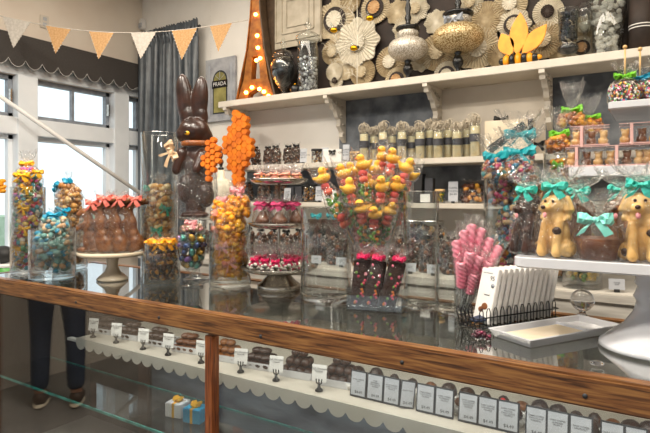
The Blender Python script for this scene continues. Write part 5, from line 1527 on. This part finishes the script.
# black jar
q = onshelf(568, 3.08)
t = thing('lidded_jar', 'footed clear jar filled with glossy black candy', 'jar', q)
MB().lathe([(0, 0), (.05, 0), (.05, .008), (.02, .02), (.015, .03), (.04, .045), (.055, .06), (.052, .08), (.04, .095), (.046, .11), (.05, .27), (.052, .28), (.049, .279), (.045, .11), (0, .1)], 30).build('glass', M['glass'], t)
MB().lathe([(0, .036), (.036, .048), (.05, .06), (.047, .08), (.03, .092), (0, .095)], 24).build('black_foot_fill', M['black'], t)
fill_mesh(.04, .04, .105, .265, 150, .010, taper=0).build('black_candy', M['blackfill'], t)['kind'] = 'stuff'
q = onshelf(585, 3.12)
tag(MB().lathe([(0, 0), (.035, 0), (.035, .004), (.006, .012), (.005, .13), (.015, .15), (.045, .2), (.052, .25), (.048, .3), (.046, .3), (.05, .25), (.042, .2), (.012, .155), (0, .15)], 28).build('stemmed_glass', M['glass'], None, q), 'tall stemmed clear glass between the black candy jar and marshmallow vase', 'glass')
q = onshelf(607, 3.1)
t = thing('marshmallow_vase', 'flared clear vase heaped with white marshmallows on the top shelf', 'vase', q)
MB().lathe([(0, 0), (.065, 0), (.068, .008), (.105, .36), (.103, .36), (.063, .014), (0, .012)], 36).build('glass', M['glass'], t)
b = MB(); gg = random.Random(5)
for j in range(150):
    z = gg.uniform(.03, .36); r = (.04 + .045 * z / .36) * gg.random() ** .3; a = gg.uniform(0, 6.28)
    b.box((r * math.cos(a), r * math.sin(a), z), (.024, .024, .022), M=Matrix.Rotation(gg.uniform(0, 3), 4, Vector((gg.random(), gg.random(), gg.random() + .1)).normalized()))
b.build('marshmallows', M['marsh'], t, bevel=.006)['kind'] = 'stuff'
q = onshelf(641, 3.1)
t = thing('striped_canister', 'dark canister with pale stripes at the right end of the top shelf', 'canister', q)
MB().tube([(0, 0, 0), (0, 0, .3)], .055, 28).build('body', M['brownboard'], t)
for z in (.12, .135): MB().tube([(0, 0, z), (0, 0, z + .005)], .0557, 28).build('stripe', M['card'], t)
MB().tube([(0, 0, .3), (0, 0, .32)], .058, 28).build('lid', M['black'], t)

# ================================================================ bunting
A_ = P(-40, 6, 3.6); B_ = P(248, 20, 3.85)
def sp(t):  # sagging cord
    p = A_.lerp(B_, t); s = math.sin(PI * t); p.z -= .135 * s; return p
bunt = thing('bunting', 'string of white lace and tan burlap bunting flags across the window corner', 'bunting', (0, 0, 0))
MB().tube([sp(i / 40) for i in range(41)], .003, 6).build('cord', M['flagw'], bunt)
def solve(px):
    lo, hi = 0, 1
    for _ in range(30):
        m_ = (lo + hi) / 2; q = sp(m_); X = CS * q.x + SN * q.y; Y = -SN * q.x + CS * q.y
        if 325 + F * X / Y < px: lo = m_
        else: hi = m_
    return lo
fl = [(3, 30, 27, 'flagw'), (46, 71, 25, 'flagt'), (89, 114, 26, 'flagt'), (131, 156, 25, 'flagw'), (172, 197, 29, 'flagt'), (210, 232, 26, 'flagt')]
fw = ['white lace bunting flag, leftmost in the picture', 'tan burlap bunting flag, second from the left', 'tan burlap bunting flag, third from the left', 'white lace bunting flag just left of the curtain', 'tan burlap bunting flag over the curtain', 'tan burlap bunting flag nearest the lit tower']
for (xa, xb, h_, mt), lb in zip(fl, fw):
    a, c_ = sp(solve(xa)), sp(solve(xb)); mid = (a + c_) / 2
    d = (c_ - a); L_ = d.length; Y = -SN * mid.x + CS * mid.y; hh = h_ / F * Y
    b = MB(); s = (c_.z - a.z) / 2
    b.prism([(-L_ / 2, -s), (-.02, -hh * 1.06), (L_ / 2, s)], .003)
    fo = b.build('flag', M[mt], bunt, mid, math.atan2(d.y, d.x))
    b = MB()
    for i in range(9):
        for s2 in (-1, 1):
            f = i / 9; b.ell((s2 * L_ / 2 * (1 - f) - .02 * f, 0, (s2 * s) * (1 - f) - hh * 1.06 * f), (.005, .003, .005), 6, 4)
    b.build('lace_trim', M['flagw'], fo)
    fo['label'] = lb

# ================================================================ window-side things on the left
p = on_v(3, 268, 2.4)
q = P(3, 276, 3.3)
t = thing('side_table', 'small white side table by the windows at the left edge', 'table', (q.x, q.y, 0), .2)
th_ = q.z
MB().box((0, 0, th_ - .015), (.34, .34, .03)).build('table_top', M['trim'], t, bevel=.004)
for sx in (-1, 1):
    for sy in (-1, 1): MB().box((sx * .14, sy * .14, (th_ - .03) / 2), (.03, .03, th_ - .03)).build('leg', M['trim'], t)
t = thing('green_tin', 'round green and white tin on the side table at the left edge', 'tin', (q.x + .03, q.y, th_), 0)
MB().tube([(0, 0, 0), (0, 0, .06)], .055, 28).build('body', M['greentin'], t); MB().tube([(0, 0, .06), (0, 0, .08)], .057, 28).build('lid', M['card'], t)
tag(MB().ell((0, 0, .055), (.075, .06, .055), 24, 14).build('black_pouch', M['blackm'], None, (q.x - .0, q.y + .0, th_ + .08)), 'rounded black pouch resting on the green tin', 'pouch')
q = P(-1, 186, 3.4)
t = thing('paper_flower', 'yellow orange paper pompom hanging at the far left window', 'ornament', q)
b = MB(); gg = random.Random(3)
for j in range(30):
    b.ell((gg.uniform(-.02, .02), gg.uniform(-.02, .02), gg.uniform(-.035, .035)), (.018, .018, .014), 7, 5, jit=.2, rg=gg)
b.build('petals', M['orange'], t); MB().tube([(0, 0, .03), (0, 0, 1.0)], .001, 4).build('cord', M['flagw'], t)

# ================================================================ stock in the display case
SZt = SZ + .001
# white dishes of chocolates
dish = None; choc = []
for nm2, mt, rr in (('dark_chocolate_oval', M['dark'], (.024, .015, .011)), ('caramel_chocolate', M['caramel'], (.018, .017, .012)), ('milk_chocolate_oval', M['choc'], (.024, .014, .011)), ('dark_truffle', M['dark2'], (.016, .016, .015))):
    choc.append((nm2, mt, rr))
g = random.Random(100)
dpx = [(107, 'dark_chocolate_oval'), (133, 'dark_chocolate_oval'), (160, 'dark_chocolate_oval'), (190, 'milk_chocolate_oval'), (228, 'caramel_chocolate'), (262, 'dark_chocolate_oval'), (300, 'dark_truffle'), (342, 'dark_truffle')]
dn = ['leftmost', 'second from the left', 'third from the left', 'just left of the oak post', 'just right of the oak post', 'third from the right', 'second from the right', 'rightmost']
protos = {}
for k, (px, kind) in enumerate(dpx):
    q = on_v(px, 350, 1.40)
    dl = 'white rectangular dish of chocolates in the case, %s' % dn[k]
    if dish is None:
        b = MB(); L_, W_, h_ = .125, .085, .024
        o1 = [(-L_ / 2 * .88, -W_ / 2 * .85), (L_ / 2 * .88, -W_ / 2 * .85), (L_ / 2 * .88, W_ / 2 * .85), (-L_ / 2 * .88, W_ / 2 * .85)]
        o2 = [(-L_ / 2, -W_ / 2), (L_ / 2, -W_ / 2), (L_ / 2, W_ / 2), (-L_ / 2, W_ / 2)]
        rr_ = [o1, o2, [(x * .95, y * .93) for x, y in o2], [(x * .93, y * .9) for x, y in o1]]; zz = [0, h_, h_, .004]
        vs = [(x, y, zz[i]) for i, r in enumerate(rr_) for x, y in r]
        fs = [(r * 4 + j, r * 4 + (j + 1) % 4, (r + 1) * 4 + (j + 1) % 4, (r + 1) * 4 + j) for r in range(3) for j in range(4)] + [(3, 2, 1, 0), (12, 13, 14, 15)]
        b.add(vs, fs); dish = b.build('chocolate_dish', M['white'], None, (q.x, q.y, SZt), .12); tag(dish, dl, 'dish', 'white dishes in the case')
    else:
        o = dish.copy(); col.objects.link(o); o.location = (q.x, q.y, SZt); o['label'] = dl
    mt, rr = [(m2, r2) for n2, m2, r2 in choc if n2 == kind][0]
    cnt = 0
    for lay in range(3):
        for i in range(4 - lay):
            for j in range(3 - lay):
                x = (-.042 + i * .028 + lay * .014); y = -.024 + j * .024 + lay * .012
                loc = Vector((q.x, q.y, SZt + .004 + rr[2] + lay * rr[2] * 1.8)) + RZ(.12) @ Vector((x, y, 0))
                lb = '%s in the white dish, %s' % (kind.replace('_', ' '), dn[k])
                if kind not in protos:
                    o = MB().ell((0, 0, 0), rr, 10, 7, jit=.06).build(kind, mt, None, loc)
                    protos[kind] = o; tag(o, lb, 'chocolate', 'chocolates in white dish ' + dn[k])
                else:
                    o = protos[kind].copy(); col.objects.link(o); o.location = loc; o['label'] = lb; o['group'] = 'chocolates in white dish ' + dn[k]
                o.rotation_euler = (0, 0, g.uniform(-.5, .5) + .8)
# cards on black stands
ch_ = None
for k, px in enumerate((93, 116, 143, 168, 201, 240.6, 276, 319)):
    q = on_v(px, 350, 1.315)
    lb = 'white flavour card on a black stand in the case, ' + ['leftmost', 'second from the left', 'third from the left', 'fourth from the left', 'just left of the oak post', 'just right of the oak post', 'second from the right', 'rightmost'][k]
    if ch_ is None:
        ch_ = thing('card_stand', lb, 'card stand', (q.x, q.y, SZt), .25, 'flavour cards on black stands')
        b = MB(); b.lathe([(0, 0), (.012, 0), (.012, .004), (.005, .01), (.004, .02), (0, .02)], 14)
        b.tube([(0, 0, .018), (-.008, 0, .024), (-.009, 0, .036)], .002, 6); b.tube([(0, 0, .018), (.008, 0, .024), (.009, 0, .036)], .002, 6); b.tube([(0, 0, .018), (0, .0, .036)], .002, 6)
        b.build('stand', M['black'], ch_)
        MB().box((0, .003, .052), (.046, .002, .05), M=RX(-.12)).build('card', M['card'], ch_)
        text(ch_, 'lettering', 'Dark Chocolate\nCaramel', .0075, T(0, .0005, .063) @ RX(PI / 2 - .12), M['ink'])
    else: dup(ch_, (q.x, q.y, SZt), .25 + .06 * ((k * 3) % 4 - 1.5), lb)
# black framed tags
tg = None
tags = [(350, 366), (366.5, 383), (383, 399.5), (399, 413), (416, 434.5), (434.5, 453.5), (458, 478), (477.5, 497.5), (497, 519), (525, 547), (546, 569), (569, 593), (600, 625), (624, 648)]
flav = ['DARK COFFEE\nMILK', 'DARK\nRASPBERRY\nCHOCOLATE\nTRUFFLE', 'SOUR CHERRY\nCHOCOLATE\nTRUFFLE', 'DARK MINT', 'DARK BAKED\nCHOCOLATE\nTRUFFLE', 'DARK COFFEE\nRASPBERRY\nTRUFFLE', 'DARK COFFEE\nCHOCOLATE\nGANACHE\nTRUFFLE', 'DARK COFFEE\nCHOCOLATE\nTRUFFLE', 'DARK COFFEE\nMOCHA\nCHOCOLATE\nTRUFFLE', 'DARK COFFEE\nCHOCOLATE\nCARAMEL', 'DARK COFFEE\nALMOND\nTRUFFLE', 'DARK COFFEE\nHAZELNUT', 'DARK ORANGE\nCHOCOLATE', 'DARK MILK\nCHOCOLATE']
for k, (xa, xb) in enumerate(tags):
    v = 1.335
    a, c_ = on_v(xa, 400, v), on_v(xb, 400, v); w_ = (c_ - a).length * .97
    mid = (a + c_) / 2
    tw2 = .09 if k == 3 else 0
    t = thing('price_tag', 'charcoal framed price card standing in the case, %s from the left of the row' % ordn[k], 'price tag', (mid.x, v, SZt), 0, 'charcoal framed price cards')
    rot_ = RZ(.5 if k == 3 else 0) @ RX(-.13) @ (RY(.12) if k == 3 else Matrix.Identity(4))
    t.rotation_euler = rot_.to_euler()
    H_ = .074; w_ = min(w_, .056)
    MB().box((0, 0, H_ / 2), (w_, .005, H_)).build('frame', M['frame'], t, bevel=.0008)
    MB().box((0, -.003, H_ / 2 + .001), (w_ - .007, .0012, H_ - .009)).build('card', M['cardg'], t)
    text(t, 'lettering', flav[k], .0054, T(0, -.0037, H_ * .64) @ RX(PI / 2), M['ink'])
    text(t, 'price_lettering', '$4.49', .011, T(.002, -.0037, H_ * .2) @ RX(PI / 2), M['ink'])
# truffles in white paper cups behind the tags
cup = None
n_ = 0
for r_ in range(2):
    for k in range(17):
        px = 352 + k * 18.2; v = 1.385 + r_ * .06
        q = on_v(px + r_ * 6, 390, v)
        if q.x > .8: continue
        if cup is None:
            cup = MB().lathe([(0, 0), (.017, 0), (.025, .022), (.0235, .022), (.016, .002), (0, .002)], 28, rf=lambda a, i, z: 1 + .05 * math.cos(14 * a) * (z > .01)).build('paper_cup', M['card'], None, (q.x, v, SZt))
            tag(cup, 'white fluted paper cup in the case, under first truffle of the front row', 'paper cup', 'paper cups behind the price cards')
            base_t = None
        else:
            o = cup.copy(); col.objects.link(o); o.location = (q.x, v, SZt); o['label'] = 'white fluted paper cup in the case, under %s truffle of the %s row' % (ordn[k], 'front' if r_ == 0 else 'back')
        mt = [M['dark2'], M['dark'], M['dark2'], M['caramel'], M['dark']][(k * 3 + r_) % 5]
        key = mt.name
        lb = '%s behind the price cards, %s in the %s row' % ({'dark_truffle': 'rough dark truffle', 'dark_chocolate': 'smooth dark chocolate truffle', 'caramel_chocolate': 'caramel brown truffle'}[key], ordn[k], 'front' if r_ == 0 else 'back')
        if key not in protos:
            o = MB().ell((0, 0, 0), (.023, .023, .02), 12, 8, jit=.05).build('truffle', mt, None); protos[key] = o
        else: o = protos[key].copy(); col.objects.link(o)
        o.location = (q.x, v, SZt + .03); tag(o, lb, 'truffle', 'truffles in the case, %s %s row' % (key.replace('_', ' '), 'front' if r_ == 0 else 'back'))
        o.scale = (1, 1, 1 + .15 * ((k * 5) % 3))
q = on_v(503, 375, 1.385)
tag(MB().ell((0, 0, 0), (.007,) * 3, 12, 8).build('red_cherry', pm('red_cherry', '#b01818', '#c82222', 20, .25), None, (q.x, 1.385, SZt + .0565)), 'small red cherry on a truffle behind the price cards', 'cherry')
# gift boxes on the lower glass shelf
for k, (px, mt, lb) in enumerate(((178, 'card', 'white gift box with gold bow on the lower glass shelf, left of the oak post'), (196, 'blue', 'blue gift box with gold bow on the lower glass shelf beside the oak post'))):
    q = on_v(px, 420, 1.34)
    t = thing('gift_box', lb, 'gift box', (q.x, q.y, .628), .2)
    MB().box((0, 0, .025), (.07, .06, .05)).build('box', M[mt], t, bevel=.002); MB().box((0, 0, .0255), (.01, .061, .051)).build('ribbon', M['yellowr'], t)
    bow_mesh(.02, .01).build('bow', M['yellowr'], t, (0, 0, .058))

# ================================================================ the customer, whose legs show mirrored in the case front
def figure():
    t = thing('person', 'person in dark jeans and brown shoes whose legs are mirrored in the case glass', 'person', (-3.5, .32, 0), -.9)
    def skinned(name, verts, edges, radii, mat, sub=2, par=None):
        me = bpy.data.meshes.new(name); me.from_pydata(verts, edges, [])
        o = bpy.data.objects.new(name, me); col.objects.link(o)
        m = o.modifiers.new('k', 'SKIN'); me.skin_vertices or None
        sv = me.skin_vertices[0].data if me.skin_vertices else None
        if sv is None:
            bm = bmesh.new(); bm.from_mesh(me); bm.verts.layers.skin.verify(); bm.to_mesh(me); bm.free(); sv = me.skin_vertices[0].data
        for i, r in enumerate(radii): sv[i].radius = (r, r) if not isinstance(r, tuple) else r
        sv[0].use_root = True
        s = o.modifiers.new('s', 'SUBSURF'); s.levels = sub; s.render_levels = sub
        dg = bpy.context.evaluated_depsgraph_get(); mm = bpy.data.meshes.new_from_object(o.evaluated_get(dg))
        o.modifiers.clear(); o.data = mm; mm.materials.clear(); mm.materials.append(mat)
        for p in mm.polygons: p.use_smooth = True
        o.parent = par or t
        return o
    V = [(0, 0, .95), (0, 0, 1.1), (0, .0, 1.3), (0, 0, 1.42), (0, -.01, 1.5), (0, -.02, 1.58), (0, -.02, 1.68),
         (-.09, 0, .9), (-.1, -.02, .5), (-.1, .02, .1), (-.1, -.1, .04), (.09, 0, .9), (.12, .03, .5), (.13, .08, .1), (.13, -.04, .04),
         (-.17, 0, 1.4), (-.23, .02, 1.12), (-.22, -.12, .92), (.17, 0, 1.4), (.23, .02, 1.12), (.22, -.12, .92)]
    E = [(0, 1), (1, 2), (2, 3), (3, 4), (4, 5), (5, 6), (0, 7), (7, 8), (8, 9), (9, 10), (0, 11), (11, 12), (12, 13), (13, 14), (3, 15), (15, 16), (16, 17), (3, 18), (18, 19), (19, 20)]
    R_ = [(.15, .11), (.13, .1), (.15, .11), (.1, .08), .052, .085, .08, .085, .055, .04, .035, .085, .055, .04, .035, .055, .04, .028, .055, .04, .028]
    body = skinned('body', V, E, R_, M['skin'])
    # hands with five fingers
    for s in (-1, 1):
        h = Vector((s * .22, -.12, .92)); vs = [h, h + Vector((0, -.05, -.05))]; es = [(0, 1)]; rs = [.026, .034]
        for f in range(4):
            b0 = h + Vector((s * (-.03 + f * .02), -.075, -.075)); i = len(vs)
            L_ = [.03, .036, .034, .026][f]
            vs += [b0, b0 + Vector((0, -.015, -L_)), b0 + Vector((0, -.006, -L_ * 2))]; es += [(1, i), (i, i + 1), (i + 1, i + 2)]; rs += [.010, .009, .007]
        i = len(vs); vs += [h + Vector((-s * .035, -.05, -.04)), h + Vector((-s * .05, -.075, -.075))]; es += [(0, i), (i, i + 1)]; rs += [.012, .009]
        skinned('hand', vs, es, rs, M['skin'], 2)
    jr = [(.165, .125), .105, .072, .06, .105, .072, .06]
    skinned('jeans', [(0, 0, .98), (-.09, 0, .84), (-.1, -.02, .5), (-.1, .02, .1), (.09, 0, .84), (.12, .03, .5), (.13, .08, .1)], [(0, 1), (1, 2), (2, 3), (0, 4), (4, 5), (5, 6)], jr, M['denim'])
    skinned('shirt', [(0, 0, .98), (0, 0, 1.15), (0, 0, 1.32), (0, 0, 1.44), (-.18, 0, 1.4), (-.235, .02, 1.12), (-.225, -.1, .96), (.18, 0, 1.4), (.235, .02, 1.12), (.225, -.1, .96)], [(0, 1), (1, 2), (2, 3), (3, 4), (4, 5), (5, 6), (3, 7), (7, 8), (8, 9)], [(.17, .13), (.155, .12), (.17, .125), (.1, .085), .075, .058, .042, .075, .058, .042], M['shirt'])
    for x, y in ((-.1, -.02), (.13, .04)):
        sh_ = blobby('shoe', [('e', (x, y - .06, .04), (.048, .1, .04)), ('e', (x, y + .03, .055), (.045, .05, .05))], M['shoe'], t, .008, 1)
        MB().ell((x, y - .03, .012), (.052, .145, .013), 20, 6).build('sole', M['creamc'], sh_)
    blobby('hair', [('e', (0, .015, 1.68), (.098, .105, .09)), ('e', (0, .05, 1.62), (.09, .07, .09))], M['hair'], t, .01, 2)
    for s in (-1, 1):
        MB().ell((s * .034, -.1, 1.64), (.013, .008, .008), 10, 8).build('eye', M['card'], t)
        MB().ell((s * .085, -.01, 1.62), (.012, .02, .03), 10, 8).build('ear', M['skin'], t)
    MB().ell((0, -.112, 1.615), (.014, .02, .022), 10, 8).build('nose', M['skin'], t)
    MB().ell((0, -.098, 1.575), (.025, .01, .008), 10, 8).build('mouth', M['pink'], t)
figure()

# hedge seen outside the windows
tag(MB().box((-9, 2.4, .55), (1.0, 9, 1.1)).build('outside_hedge', M['outside']), 'pale green hedge outside beyond the windows', 'hedge')
struct(MB().box((-9.5, 0, -.1), (11, 22, .1)).build('ground', M['cardg']))

# ================================================================ added lights under the ceiling
for lx, ly in ((-2.6, .6), (-1.9, .1), (-1.2, .6), (-.5, .0), (.2, .5)):
    area('glint_light', (lx, ly, 3.22), .2, 30, (1, .92, .8), sy=.22)  # unseen area lights added for glints on glass and cellophane
area('shelf_fill', (-1.8, 2.1, 3.25), 2.6, 46, (1, .9, .76), sy=.5)  # unseen fill added to brighten the back wall and shelves
area('shelf_fill', (.5, 2.1, 3.25), 1.6, 24, (1, .88, .7), sy=.5)
